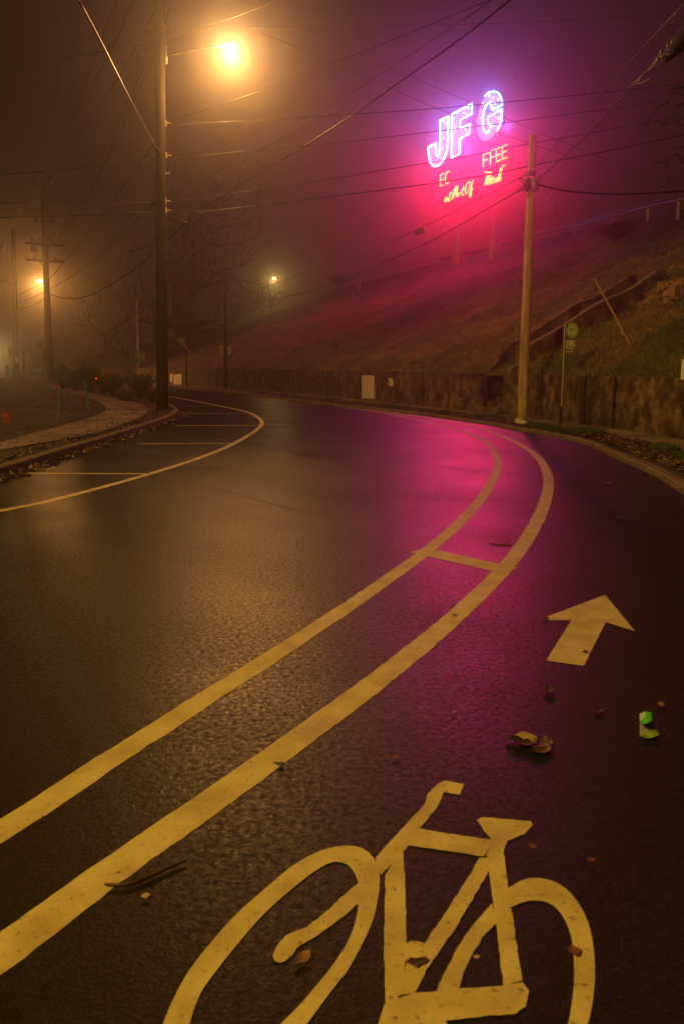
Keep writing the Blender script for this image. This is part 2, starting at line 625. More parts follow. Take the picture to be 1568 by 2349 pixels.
WLp = [(8.7, -20), (8.7, 6), (8.3, 12), (7.5, 17.2), (6.75, 21.6), (5.35, 26.3), (3.95, 29.9), (2.6, 33.7), (.4, 39.6), (-2.9, 48), (-8.3, 58.5), (-13.2, 67.5), (-22, 80), (-34, 93)]
wl = resample(spline([Vector((x, y, 0)) for x, y in WLp], 6), 200)
# walk: a sheet between kerb and wall
def ribbon(name, A, B, z, mat, n=120, kind='structure', a=0., b=1., wob=0., cross=1):
    A, B = resample(A, n), resample(B, n)
    mb = MB()
    vs = []
    for p, q in zip(A, B):
        for k in range(cross + 1):
            t = a + (b - a) * k / cross
            r = p.lerp(q, t)
            vs.append((r.x, r.y, z + (wob * noise.noise((r.x * 2, r.y * 2, 0)) if 0 < k < cross else 0)))
    fs = []
    m = cross + 1
    for i in range(n - 1):
        for k in range(cross):
            o = i * m + k
            fs.append((o, o + 1, o + m + 1, o + m))
    mb.add(vs, fs)
    ob = mb.build(name, mat, smooth=True)
    ob['kind'] = kind
    return ob
rk_in = [p for p in rk if p.y > -20]
wl_in = [p for p in wl if p.y > -20]
ribbon('pavement', rk_in, wl_in, .105, M['concrete'], b=1.02, a=.03)
ribbon('verge', rk_in, wl_in, .112, M['soil'], a=.045, b=.47, wob=.05, cross=5)

# left walk with the curved edge
outer = [(-40, 1038), (0, 1035.6), (75, 1022), (150, 1010), (228, 994), (307, 965), (336, 950), (338, 940), (318, 926), (250, 913), (206, 902), (145, 888), (118, 881)]
inner = [(-40, 1026), (0, 1018), (110, 987), (197.5, 963), (236, 948), (243, 938), (232, 927), (206, 916), (167, 905.5), (132, 895), (104, 886)]
A = [on_island(x, y) for x, y in outer]
B = [on_island(x, y) for x, y in inner]
A = [Vector((A[0].x, -20, 0))] + spline(A, 5)
B = [Vector((B[0].x, -20, 0))] + spline(B, 5)
A, B = resample(A, 70), resample(B, 70)
root = bpy.data.objects.new('footpath', None); COL.objects.link(root); root['kind'] = 'structure'
i = 0
while i < 69:
    j = min(i + 3, 69)
    mb = MB()
    vs = []
    for k in range(i, j + 1):
        e = .02 if k == j else 0
        for q in (A[k], B[k]):
            pz = isl_z(q.x, q.y) + .03
            d = Vector((0, 0, 0))
            if k == j:
                d = ((A[k - 1] if q is A[k] else B[k - 1]) - q).normalized() * .03
            vs.append((q.x + d.x, q.y + d.y, pz))
    n = j - i + 1
    fs = [(2 * k, 2 * k + 1, 2 * k + 3, 2 * k + 2) for k in range(n - 1)]
    mb.add(vs, fs)
    base = len(mb.v)
    mb.add([(x, y, z - .1) for x, y, z in vs], [])
    edge = [2 * k for k in range(n)] + [2 * k + 1 for k in range(n - 1, -1, -1)]
    mb.f += [(edge[k], edge[(k + 1) % len(edge)], edge[(k + 1) % len(edge)] + base, edge[k] + base) for k in range(len(edge))]
    mb.build('paving_slab', M['concrete'], root)
    i = j

# painted markings, each a thin sheet of paint on the road
zstep = [.0015]
def px_line(pts, w, name='lane_line', mat=None, per=8, before=()):
    P3 = spline([Vector((x, y, 0)) for x, y in before] + [on_z(x, y, 0) for x, y in pts], per)
    P3 = resample(P3, 900 if len(pts) > 10 else 120)
    mb = MB(); vs = []
    n = len(P3)
    for i, p in enumerate(P3):
        t = (P3[min(i + 1, n - 1)] - P3[max(i - 1, 0)]).normalized()
        nn = Vector((-t.y, t.x, 0))
        ww = w * (1 + .05 * noise.noise(p * 3))
        jit = [.006 * noise.noise(p * 31 + Vector((0, 0, 9 * q))) + .004 * noise.noise(p * 90 + Vector((0, 0, 5 * q))) for q in (0, 1)]
        for s in (-.5, .5):
            vs.append(p + nn * (ww * s + jit[s > 0]) + Vector((0, 0, zstep[0])))
    zstep[0] += .00012
    mb.add(vs, [(2 * i + 1, 2 * i, 2 * i + 2, 2 * i + 3) for i in range(n - 1)])
    return mb.build(name, mat or M['paint'], road)

lineA = [(-260, 2065), (-120, 1978), (0, 1908), (120, 1832), (250, 1744), (380, 1662), (500, 1584), (600, 1522), (700, 1457), (800, 1390), (900, 1320), (985, 1258), (1060, 1192), (1112, 1130), (1140, 1075), (1138, 1047), (1118, 1018), (1080, 997), (1035, 981), (953, 962), (860, 944), (760, 930), (650, 917.5), (560, 907.5)]
lineB = [(-260, 2360), (-120, 2270), (0, 2188), (120, 2100), (250, 2003), (400, 1898), (500, 1828), (600, 1757), (700, 1684), (800, 1610), (900, 1533), (1000, 1452), (1080, 1380), (1150, 1310), (1205, 1240), (1242, 1170), (1257, 1115), (1252, 1082), (1235, 1052), (1204, 1027), (1160, 1004), (1110, 985.5), (1056, 971), (1005, 961), (953, 954), (870, 942.5), (800, 934), (740, 927)]
px_line(lineA, .135, mat=M['paint'], before=[(-3.6, -6), (-2.9, -1.5)])
px_line(lineB, .15, mat=M['paint'], before=[(-3.0, -6), (-2.3, -1.5)])
px_line([(-120, 1200), (0, 1172), (100, 1152), (230, 1119), (350, 1085), (450, 1053), (530, 1021), (583, 990), (601, 971), (590, 956), (560, 943), (500, 930), (450, 920.5), (400, 911.5), (340, 902)], .13, 'lane_line', M['paint_far'], before=[(-5.1, -12), (-5.0, -4), (-4.85, 2), (-4.55, 6)])
for a, b, wd in [((62, 1085.5), (352, 1087), .1), ((316, 1018.2), (540, 1017), .1), ((404, 976), (592, 976), .1), ((424, 948.5), (562, 948), .1), ((405, 932), (505, 931), .1), ((380, 918), (440, 917.5), .1)]:
    px_line([a, b], wd, 'parking_line', M['paint_far'], per=6)
px_line([(958, 1262), (1060, 1285), (1168, 1309)], .25, 'cross_line')
px_line([(1088, 1002.5), (1150, 1004.5)], .2, 'cross_line')
for pts in ([(555, 987), (602, 1002), (700, 1018), (827, 1039), (986, 1065), (1100, 1085)], [(500, 948), (650, 950), (820, 947), (950, 951)]):
    px_line(pts, .035, 'tar_seam', M['tar'])
px_line([(330, 1085), (480, 1115), (640, 1160), (800, 1192)], .03, 'tar_seam', M['tar'])

def px_polys(name, polys, conv, mat):
    bm = bmesh.new()
    for poly in polys:
        z = zstep[0]; zstep[0] += .00008
        vs = []
        P = []
        for c in poly:
            x, y = conv(*c)
            P.append(on_z(x, y, 0))
        Q = []
        for a_, b_ in zip(P, P[1:] + P[:1]):
            k_ = max(1, int((b_ - a_).length / .02))
            Q += [a_.lerp(b_, t / k_) for t in range(k_)]
        for p in Q:
            j_ = Vector((noise.noise(p * 60), noise.noise(p * 60 + Vector((7, 3, 1))), 0)) * .004
            p = p + j_
            vs.append(bm.verts.new((p.x, p.y, z)))
        f = bm.faces.new(vs)
        f.normal_update()
        if f.normal.z < 0:
            f.normal_flip()
    bmesh.ops.triangulate(bm, faces=bm.faces[:], ngon_method='EAR_CLIP')
    me = bpy.data.meshes.new(name); bm.to_mesh(me); bm.free()
    me.materials.append(mat)
    o = bpy.data.objects.new(name, me); COL.objects.link(o); o.parent = road
    return o
px_polys('arrow_marking', [[(975, 340), (1200, 615), (980, 545), (865, 770), (815, 875), (530, 835), (720, 530), (515, 533), (515, 512)]], lambda a, b: (1089.7 + a * .3051, 1261.8 + b * .3051), M['paint'])
cb = lambda a, b: (344.1 + a * .695, 1749.3 + b * .695)
def sm(pts, closed=False):
    return [(p.x, p.y) for p in spline([Vector((a, b, 0)) for a, b in pts], 5, closed)]
ring_o = sm([(40, 880), (75, 790), (130, 690), (200, 600), (280, 510), (380, 420), (470, 345), (550, 300), (620, 280), (680, 280), (720, 300), (748, 340), (757, 395), (750, 450), (735, 520), (700, 600), (650, 690), (590, 770), (520, 865), (420, 1000), (320, 1090), (220, 1130), (130, 1120), (60, 1060), (30, 970)], True)
ring_i = sm([(130, 870), (165, 770), (220, 690), (300, 590), (380, 500), (470, 420), (540, 365), (600, 332), (640, 335), (668, 360), (685, 400), (688, 450), (670, 550), (620, 650), (550, 740), (480, 820), (420, 880), (340, 980), (260, 1040), (190, 1050), (140, 1010), (120, 940)], True)
def px_ring(name_mb, o, i, n=70):
    """ring between two closed outlines, as quads"""
    O = resample([Vector((a, b, 0)) for a, b in o] + [Vector((*o[0], 0))], n)
    I = [Vector((a, b, 0)) for a, b in i]
    I2 = resample(I + [I[0]], 400)
    quads = []
    prev = None
    for p in O:
        q = min(I2, key=lambda r: (r - p).length)
        if prev is not None:
            quads.append([(prev[0].x, prev[0].y), (p.x, p.y), (q.x, q.y), (prev[1].x, prev[1].y)])
        prev = (p, q)
    return quads
def ring_sheet(mbx, o, i, conv, n=90):
    z = zstep[0]; zstep[0] += .00008
    O = resample([Vector((a, b, 0)) for a, b in o] + [Vector((*o[0], 0))], n)[:-1]
    Id = resample([Vector((a, b, 0)) for a, b in i] + [Vector((*i[0], 0))], n)[:-1]
    k0 = min(range(n - 1), key=lambda k: (Id[k] - O[0]).length)
    # walk both outlines together by nearest match, monotone
    vs, m = [], n - 1
    j = k0
    idx = []
    for a in range(m):
        best = j
        for s in range(0, 5):
            if (Id[(j + s) % m] - O[a]).length < (Id[best % m] - O[a]).length:
                best = j + s
        j = best
        idx.append(j)
    tot = []
    for a in range(m):
        for q in (O[a], Id[idx[a] % m]):
            x, y = conv(q.x, q.y)
            p = on_z(x, y, 0)
            vs.append((p.x, p.y, z))
    fs = [(2 * a, 2 * a + 1, (2 * a + 3) % (2 * m), (2 * a + 2) % (2 * m)) for a in range(m)]
    mbx.add(vs, fs)
rmb = MB()
ring_sheet(rmb, ring_o, ring_i, cb)
ro = sm([(1175, 420), (1230, 390), (1290, 385), (1350, 405), (1400, 450), (1440, 520), (1460, 600), (1467, 700), (1458, 800), (1435, 900), (1395, 1010), (1330, 1090), (1240, 1120), (1140, 1090), (1070, 1000), (1030, 880), (1060, 640), (1120, 480)], True)
ri = sm([(1190, 480), (1240, 461), (1300, 462), (1345, 490), (1375, 540), (1392, 600), (1398, 700), (1390, 800), (1370, 900), (1335, 980), (1290, 1030), (1230, 1050), (1160, 1020), (1110, 940), (1095, 850), (1100, 700), (1130, 560)], True)
def open_band(mbx, o, i, conv):
    z = zstep[0]; zstep[0] += .00008
    n = 40
    O = resample([Vector((a, b, 0)) for a, b in o], n); I = resample([Vector((a, b, 0)) for a, b in i], n)
    vs = []
    for p, q in zip(O, I):
        for r in (p, q):
            x, y = conv(r.x, r.y); g = on_z(x, y, 0); vs.append((g.x, g.y, z))
    mbx.add(vs, [(2 * a, 2 * a + 1, 2 * a + 3, 2 * a + 2) for a in range(n - 1)])
open_band(rmb, sm([(1165, 428), (1230, 390), (1290, 385), (1350, 405), (1400, 450), (1440, 520), (1460, 600), (1467, 700), (1458, 800), (1435, 900), (1395, 1010), (1330, 1090), (1240, 1120), (1140, 1090), (1080, 1010)]),
          sm([(1180, 486), (1240, 461), (1300, 462), (1345, 490), (1375, 540), (1392, 600), (1398, 700), (1390, 800), (1370, 900), (1335, 980), (1290, 1030), (1230, 1050), (1160, 1020), (1130, 980)]), cb)
bike = rmb.build('bicycle_marking', M['paint'], road)
px_polys('bicycle_marking', [
    sm([(700, 395), (700, 450), (650, 500), (560, 570), (490, 612), (470, 640), (440, 662), (415, 660), (407, 640), (425, 602), (455, 572), (520, 543), (600, 480), (640, 440)], True),
    [(760, 375), (745, 345), (742, 318), (830, 220), (905, 140), (915, 105), (950, 72), (970, 62), (1035, 75), (1020, 110), (968, 100), (950, 145), (888, 222), (840, 290), (800, 335)],
    [(835, 275), (845, 225), (888, 222), (1000, 240), (1135, 260), (1100, 314), (1000, 298)],
    [(1078, 192), (1095, 183), (1255, 197), (1262, 210), (1235, 238), (1178, 262), (1165, 290), (1182, 430), (1202, 560), (1226, 722), (1165, 745), (1140, 540), (1122, 400), (1108, 310), (1128, 260), (1100, 228)],
    [(775, 375), (800, 330), (832, 272), (840, 400), (843, 560), (845, 650), (832, 720), (815, 790), (775, 800), (770, 600)],
    [(1085, 318), (1125, 318), (1112, 370), (1000, 560), (910, 690), (872, 765), (815, 775), (850, 645), (905, 600), (960, 520), (1050, 380)],
    [(770, 802), (868, 766), (1000, 753), (1160, 742), (1230, 730), (1250, 760), (1238, 810), (1205, 836), (1100, 842), (870, 868), (860, 930), (735, 930)],
    [(945, 758), (958, 724), (975, 690), (992, 655), (1010, 620), (1060, 545), (1125, 470), (1145, 530), (1095, 580), (1060, 640), (1032, 700), (1018, 757)],
    sm([(843, 605), (870, 594), (898, 600), (905, 625), (890, 650), (848, 655)], True),
    [(893, 855), (968, 850), (1000, 900), (975, 930), (905, 930)],
], cb, M['paint'])

# ------------------------------------------------------------------ hillside
CRp = [(28, -20, 9), (27, 8, 9.2), (24.5, 25, 9.6), (22, 36, 9.95), (19.6, 45, 10.15), (17.2, 54, 10.7), (15.2, 63, 11.15), (13.2, 72, 11.45), (9, 83, 11.65), (3.4, 95, 11.35), (-4, 108, 10.5), (-13, 120, 9.1), (-28, 140, 6.3), (-45, 156, 4)]
NW, NS = 230, 60
wl_s = spline([Vector((x, y, 1.36)) for x, y in WLp], 17)
cr_s = spline([Vector(p) for p in CRp], 17)
NW = len(wl_s)
verts, faces = [], []
for i in range(NW):
    w, c = wl_s[i].copy(), cr_s[i]
    d = (c - w); d.z = 0; d.normalize()
    w += d * .16
    for k in range(NS + 12):
        if k <= NS:
            s = k / NS
            p = w.lerp(c, s)
            p.z = w.z + (c.z - w.z) * (s ** .92)
            a = min(1, s * 9) * min(1, (1 - s) * 10 + .25)
            p.z += a * (.75 * noise.noise((p.x * .13, p.y * .13, 1)) + .36 * noise.noise((p.x * .45, p.y * .45, 2)) + .12 * noise.noise((p.x * 1.6, p.y * 1.6, 3)))
            gul = noise.noise((i * .045, 7.7, 0))
            p.z -= a * .8 * max(0, .25 - abs(gul)) * math.sin(min(1, s) * math.pi)
        else:
            j = k - NS
            p = c + d * (j * 2.2)
            p.z = c.z - .02 * j * j + .1 * noise.noise((p.x * .3, p.y * .3, 4))
        verts.append(p)
NC = NS + 12
for i in range(NW - 1):
    for k in range(NC - 1):
        a = i * NC + k
        faces.append((a, a + 1, a + NC + 1, a + NC))
mb = MB(); mb.add(verts, faces)
hill = mb.build('hillside', M['hill'], smooth=True)
tag(hill, kind='structure')
HB = BVHTree.FromPolygons([tuple(v) for v in verts], faces)
def on_hill(x, y):
    d = ray(x, y).normalized()
    h = HB.ray_cast(EYE, d)
    return (h[0], h[1]) if h[0] else (None, None)
def hill_z(X, Y):
    h = HB.ray_cast(Vector((X, Y, 60)), Vector((0, 0, -1)))
    return h[0].z if h[0] else 0

# ------------------------------------------------------------------ retaining wall in panels
wall = empty('retaining_wall', (5.3, 26, .1), 'long stained concrete retaining wall at the foot of the hill', 'wall')
def wall_at(x, y=None):
    """parameter along the wall line under picture column x"""
    best, bi = 1e9, 0
    for i, p in enumerate(wfine):
        if p.y < 2: continue
        q = CX + FPX * p.x / (p.y * cP + (CAM_H) * sP - .15 * sP)
        if abs(q - x) < best:
            best, bi = abs(q - x), i
    return bi
wfine = resample(spline([Vector((x, y, 0)) for x, y in WLp], 10), 1600)
joints = [wall_at(x) for x in (1405, 1335, 1150)]
opening = (wall_at(1150), wall_at(1103))
cuts = sorted(set([0, 120, 240] + joints + [opening[1]] + [opening[1] + 60 * k for k in range(1, 40) if opening[1] + 60 * k < 1590] + [1599]))
def wall_piece(i0, i1, gap=.012, top=1.43, name='wall_panel', thick=.28):
    seg = [wfine[i] for i in range(i0, i1 + 1, 4)]
    if (seg[-1] - wfine[i1]).length > 1e-6: seg.append(wfine[i1])
    n = len(seg)
    mb = MB(); vs = []
    off = random.uniform(-.012, .012)
    for k, p in enumerate(seg):
        t = (seg[min(k + 1, n - 1)] - seg[max(k - 1, 0)]).normalized()
        nn = Vector((t.y, -t.x, 0))          # away from the road
        if nn.x < 0 and p.y < 40: nn = -nn
        q = p.copy()
        if k == 0: q += t * gap
        if k == n - 1: q -= t * gap
        wob = .02 * noise.noise((p.x, p.y, 5))
        vs += [q + nn * off, q + nn * (off + .02) + Vector((0, 0, top + wob)), q + nn * thick + Vector((0, 0, top + wob)), q + nn * thick]
    fs = []
    for k in range(n - 1):
        a = k * 4
        for e in range(3):
            fs.append((a + e, a + e + 1, a + e + 5, a + e + 4))
    fs.append((3, 2, 1, 0)); o = (n - 1) * 4; fs.append((o, o + 1, o + 2, o + 3))
    mb.add(vs, fs)
    return mb.build(name, M['wall'], wall)
for a, b in zip(cuts, cuts[1:]):
    if a == opening[0] and b == opening[1]:
        continue
    g = .012
    wall_piece(a, b, g)
# two dark strips laid over the wall joints near the bus stop
def wall_frame(i):
    p = wfine[i]; t = (wfine[i + 1] - wfine[i - 1]).normalized()
    nn = Vector((-t.y, t.x, 0))              # towards the road
    if nn.x > 0 and p.y < 60: nn = -nn
    return p, t, nn
def wall_box(i, w, z0, z1, d, name, mat, dp=0.):
    p, t, nn = wall_frame(i)
    mb = MB()
    rot = Matrix((t, nn, Vector((0, 0, 1)))).transposed()
    mb.box(p + nn * (d / 2 + dp) + Vector((0, 0, (z0 + z1) / 2)), (w, d, z1 - z0), rot)
    return mb.build(name, mat, wall)
wall_box(joints[1], .22, .05, 1.40, .05, 'joint_strip', M['dark_metal'], .012)
wall_box(joints[0], .07, .05, 1.40, .03, 'joint_strip', M['dark_metal'], .012)

def patch(x0, x1, y0, y1, seed, name='paint_patch', hrag=.06):
    """a painted-out rectangle with ragged brushed edges, a film on the wall face"""
    random.seed(seed)
    i = wall_at((x0 + x1) / 2)
    p, t, nn = wall_frame(i)
    base = p + nn * .022
    pts = []
    def add(x, y):
        q = on_plane(x, y, base, nn); pts.append(q)
    n = 9
    for k in range(n): add(lerp(x0, x1, k / n) , y0 + random.uniform(-1, 1) * hrag * (y1 - y0))
    for k in range(n): add(x1 + random.uniform(-1, 1) * hrag * .6 * (x1 - x0), lerp(y0, y1, k / n))
    for k in range(n): add(lerp(x1, x0, k / n), y1 + random.uniform(-1, 1) * hrag * .7 * (y1 - y0))
    for k in range(n): add(x0 + random.uniform(-1, 1) * hrag * .6 * (x1 - x0), lerp(y1, y0, k / n))
    mb = MB(); mb.prism(pts, -nn * .008)
    return mb.build(name, M['white_paint'], wall)
patch(828.5, 857, 861, 914, 3, hrag=.03)
patch(890, 900.5, 868, 885, 4, hrag=.12)
patch(398, 417, 858, 886, 5, hrag=.05)
patch(390, 396, 857, 876, 6, hrag=.1)
random.seed(11)

# steps in the wall opening and the stair with two parapets up the slope
pa, _, _ = wall_frame(opening[0]); pb, _, _ = wall_frame(opening[1])
mid = (pa + pb) / 2
stair = empty('hillside_stairs', (mid.x, mid.y, .15), 'old concrete stair between parapets climbing from the wall opening', 'stairs')
c_up, _ = on_hill(1478, 662); u_dir = Vector((c_up.x - mid.x, c_up.y - mid.y, 0)); run = u_dir.length; u_dir.normalize()
side = Vector((-u_dir.y, u_dir.x, 0))
wid = .72
rise_top = c_up.z
NST = 46
rotS = Matrix((u_dir, side, Vector((0, 0, 1)))).transposed()
sm_mb = MB()
sm_mb.box((0, 0, 0), (run / NST + .03, wid * 2 * .98, .5), rotS)
step0 = None
_hz = []
for k in range(101):
    p = mid + u_dir * (run * k / 100)
    zz = [hill_z(p.x + side.x * w, p.y + side.y * w) for w in (-.9, 0, .9)]
    _hz.append(max(.15, min(z for z in zz)) if min(zz) > .5 else .15)
for _ in range(6):
    _hz = [(_hz[max(0, k - 3)] + _hz[k] + _hz[min(100, k + 3)]) / 3 for k in range(101)]
_hz[0] = .15
def stair_z(s):
    return _hz[max(0, min(100, int(s * 100)))]
for k in range(NST):
    s = (k + .5) / NST
    p = mid + u_dir * (run * s)
    pos = Vector((p.x, p.y, stair_z(s) - .25 + .05))
    if k < 6:
        p = mid + u_dir * (.30 * k - .1)
        pos = Vector((p.x, p.y, .15 + .16 * (k + 1) - .25))
    if step0 is None:
        step0 = sm_mb.build('step', M['wall'], stair)
        step0.location = pos
        o = step0
    else:
        o = step0.copy(); COL.objects.link(o); o.location = pos
for sgn, nm in ((1, 'parapet'), (-1, 'parapet')):
    mb = MB()
    pts = []
    for k in range(41):
        s = .03 + .99 * k / 40
        p = mid + u_dir * (run * s) + side * sgn * (wid + .12)
        zt = max(stair_z(s) + .62, 1.44)
        pts.append((p, zt))
    vs = []
    for p, zt in pts:
        for w, z in ((-.11, zt - 2.2), (-.11, zt), (.11, zt), (.11, zt - 2.2)):
            q = p + side * w
            vs.append((q.x, q.y, z))
    fs = []
    n = len(pts)
    for k in range(n - 1):
        a = k * 4
        for e in range(3): fs.append((a + e, a + e + 1, a + e + 5, a + e + 4))
    fs.append((3, 2, 1, 0)); o_ = (n - 1) * 4; fs.append((o_, o_ + 1, o_ + 2, o_ + 3))
    mb.add(vs, fs)
    mb.build(nm, M['wall'], stair)
    mb = MB(); vs = []
    for p, zt in pts:
        for w, z in ((-.14, zt + .003), (-.14, zt + .06), (.14, zt + .06), (.14, zt + .003)):
            q = p + side * w
            vs.append((q.x, q.y, z))
    mb.add(vs, fs)
    mb.build('parapet_coping', M['wall'] if sgn > 0 else M['kerb'], stair)
# ------------------------------------------------------------------ poles
def pole_shaft(mb, base, top, r0, r1, n=14):
    pts = [base.lerp(top, k / 10) for k in range(11)]
    mb.tube(pts, [lerp(r0, r1, k / 10) for k in range(11)], n)

def cobra(parent, at, direction, length, rise, mat, lit=None, head=.55):
    """bracket arm and cobra head; returns lens position"""
    direction = Vector(direction).normalized()
    pts = []
    for k in range(9):
        t = k / 8
        pts.append(at + direction * (length * t) + Vector((0, 0, rise * math.sin(t * math.pi * .5))))
    mb = MB(); mb.tube(pts, .035, 8)
    mb.build('lamp_arm', mat, parent, smooth=True)
    e = pts[-1]
    mb = MB()
    vs, fs = [], []
    prof = [(0, .05, .05), (.15, .08, .07), (.5, .16, .1), (.8, .17, .10), (1, .05, .04)]
    sd = Vector((-direction.y, direction.x, 0))
    for t, w, h in prof:
        for a in range(10):
            an = 2 * math.pi * a / 10
            z = math.sin(an) * h
            if z < 0: z *= .35
            vs.append(e + direction * (head * t) + sd * math.cos(an) * w + Vector((0, 0, z + .02)))
    for k in range(len(prof) - 1):
        for a in range(10):
            i, j = k * 10 + a, k * 10 + (a + 1) % 10
            fs.append((i, j, j + 10, i + 10))
    fs.append(tuple(range(9, -1, -1))); o = (len(prof) - 1) * 10; fs.append(tuple(o + a for a in range(10)))
    mb.add(vs, fs)
    hd = mb.build('lamp_head', mat, parent, smooth=True)
    lp = e + direction * (head * .6) + Vector((0, 0, -.02))
    if lit:
        lm = MB()
        vs, fs = [], []
        for r in range(4):
            th = math.pi / 2 * r / 4
            for a in range(12):
                an = 2 * math.pi * a / 12
                vs.append(lp + (direction * math.cos(an) * .15 + sd * math.sin(an) * .13) * math.cos(th) + Vector((0, 0, -.13 * math.sin(th))))
        vs.append(lp + Vector((0, 0, -.13)))
        for r in range(3):
            for a in range(12):
                i, j = r * 12 + a, r * 12 + (a + 1) % 12
                fs.append((i, i + 12, j + 12, j))
        for a in range(12): fs.append((36 + a, 48, 36 + (a + 1) % 12))
        lm.add(vs, fs)
        lm.build('lamp_lens', lit, hd, smooth=True)
    return lp

# near left pole with the big lamp
pb_ = on_island(372, 941); LPY = pb_.y
p_top = at_y(365, -140, LPY)
lp_root = empty('utility_pole', pb_, 'tall dark wooden pole on the left kerb carrying the brightest street lamp', 'utility pole', 'wooden poles along the road')
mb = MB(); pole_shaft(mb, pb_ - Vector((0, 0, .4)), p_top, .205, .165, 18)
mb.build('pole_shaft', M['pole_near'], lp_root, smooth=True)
arm_at = at_y(382, 128, LPY)
lamp_pos = at_y(530, 108, LPY - .3)
d = lamp_pos - arm_at
hd_dir = Vector((d.x, d.y, 0)); ln = hd_dir.length
lens = cobra(lp_root, arm_at, hd_dir, ln - .33, d.z + .05, M['steel'], M['lamp_lens'])
mb = MB(); mb.tube([arm_at - Vector((.03, 0, .25)), arm_at + Vector((0, 0, .3))], .05, 8); mb.build('lamp_bracket', M['steel'], lp_root)
luminaire('lamp_light', lens - Vector((0, 0, .22)), LAMP_W, SODIUM, .11, lp_root)
ca = at_y(367, 62, LPY); cr_ = at_y(400, 56, LPY); cl_ = at_y(331, 60, LPY)
mb = MB(); mb.box((cl_ + cr_) / 2 + Vector((0, .24, .02)), ((cr_ - cl_).length, .1, .12)); mb.build('crossarm', M['dark_wood'], lp_root)
for (x, y) in ((352, 101), (338, 113), (326, 127)):
    q = at_y(x, y, LPY)
    mb = MB(); mb.tube([q + Vector((-.09, 0, -.05)), q, q + Vector((.09, 0, .06))], [.03, .07, .03], 8); mb.build('insulator', M['dark_metal'], lp_root)
mb = MB(); mb.tube([at_y(357, 98, LPY), at_y(340, 104, LPY), at_y(328, 106, LPY)], .022, 6); mb.build('insulator_arm', M['dark_metal'], lp_root)
for (x, y) in ((383, 283), (384, 357), (380, 398), (382, 461), (383, 482)):
    q = at_y(x, y, LPY)
    mb = MB(); mb.tube([q + Vector((-.06, -.02, 0)), q + Vector((.14, -.03, 0))], .03, 6); mb.box(q + Vector((-.02, -.05, 0)), (.06, .05, .2)); mb.build('wire_clamp', M['steel'], lp_root)

# right-hand pole
rb = on_z(1196, 969, .11); RPY = rb.y
rt = at_y(1221, 308, RPY)
rp_root = empty('utility_pole', rb, 'shorter yellow-lit wooden pole with tangled cables standing before the retaining wall', 'utility pole', 'wooden poles along the road')
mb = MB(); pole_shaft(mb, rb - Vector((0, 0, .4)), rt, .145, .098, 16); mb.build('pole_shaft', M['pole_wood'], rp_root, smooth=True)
for y in (396, 402, 423):
    q = at_y(1217.5 - (y - 396) * .02, y, RPY)
    mb = MB(); mb.tube([q - Vector((0, 0, .03)), q + Vector((0, 0, .03))], .112, 16); mb.build('steel_band', M['dark_metal'], rp_root)
mb = MB(); q = at_y(1224, 424, RPY - .16)
mb.blob(q, (.13, .1, .16), 3, .5, 12, 8); mb.build('cable_knot', M['steel'], rp_root, smooth=True)
mb = MB(); q = at_y(1209, 424, RPY - .13); mb.blob(q, (.09, .09, .15), 8, .6, 10, 7); mb.build('cable_knot', M['dark_metal'], rp_root, smooth=True)
for pts in ([(1209, 424), (1196, 418), (1190, 410), (1194, 408), (1204, 416), (1209, 424)], [(1207, 430), (1198, 436), (1186, 440), (1190, 434), (1201, 424)], [(1229, 420), (1236, 406), (1240, 402), (1240, 412), (1231, 424)], [(1217, 438), (1211, 446), (1209, 452), (1215, 444)]):
    mb = MB(); mb.tube(spline([at_y(x, y, RPY - .14) for x, y in pts], 5), .011, 5); mb.build('loose_cable', M['wire'], rp_root, smooth=True)
mb = MB(); a = at_y(1200, 403, RPY - .13); b = at_y(1221, 390, RPY - .13); mb.tube([a, b], .018, 6); mb.build('wire_clamp', M['steel'], rp_root)

# far-left pole with two crossarms and a lamp
fb = on_island(115, 871); FY = 50.0
fb = at_y(115, 871, FY); fb.z = isl_z(fb.x, FY)
ft = at_y(97.5, 420, FY)
fp_root = empty('utility_pole', fb, 'dark far pole with two crossarms standing behind the green stakes', 'utility pole', 'wooden poles along the road')
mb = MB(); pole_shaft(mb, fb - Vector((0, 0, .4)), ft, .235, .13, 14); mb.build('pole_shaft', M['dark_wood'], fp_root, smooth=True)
for (x0, y0, x1, y1) in ((59, 557, 146, 563), (60, 595, 146, 600)):
    a, b = at_y(x0, y0, FY - .25), at_y(x1, y1, FY - .25)
    mb = MB(); dd = (b - a); mb.box((a + b) / 2, (dd.length, .12, .14), Matrix.Rotation(-math.atan2(dd.z, dd.x), 3, 'Y')); mb.build('crossarm', M['dark_wood'], fp_root)
for pts in ([(80, 554), (99, 543)], [(127, 559), (105, 543)], [(91, 600), (103, 612)], [(113, 600), (104, 612)]):
    mb = MB(); mb.tube([at_y(x, y, FY - .3) for x, y in pts], .03, 6); mb.build('brace', M['dark_wood'], fp_root)
for (x, y0, y1) in ((73, 541, 557), (126, 590, 600), (78, 586, 596), (83, 493, 509), (119, 495, 510)):
    mb = MB(); mb.tube([at_y(x, y1, FY - .25), at_y(x, (y0 + y1) / 2, FY - .25), at_y(x, y0, FY - .25)], [.035, .055, .03], 8); mb.build('insulator', M['dark_metal'], fp_root)
mb = MB(); mb.tube([at_y(78, 562, FY - .2), at_y(78, 565, FY - .2), at_y(78.5, 577, FY - .2), at_y(78, 579, FY - .2)], [.08, .2, .2, .1], 12); mb.build('transformer', M['transformer'], fp_root)
for a, b, c in (((84, 505), (98, 506), 0), ((101, 505), (119, 505), 0), ((77, 421), (88, 427), 0), ((88, 427), (111, 426), 0)):
    mb = MB(); mb.tube([at_y(*a, FY - .05), at_y(*b, FY - .05)], .028, 6); mb.build('insulator_arm', M['dark_metal'], fp_root)
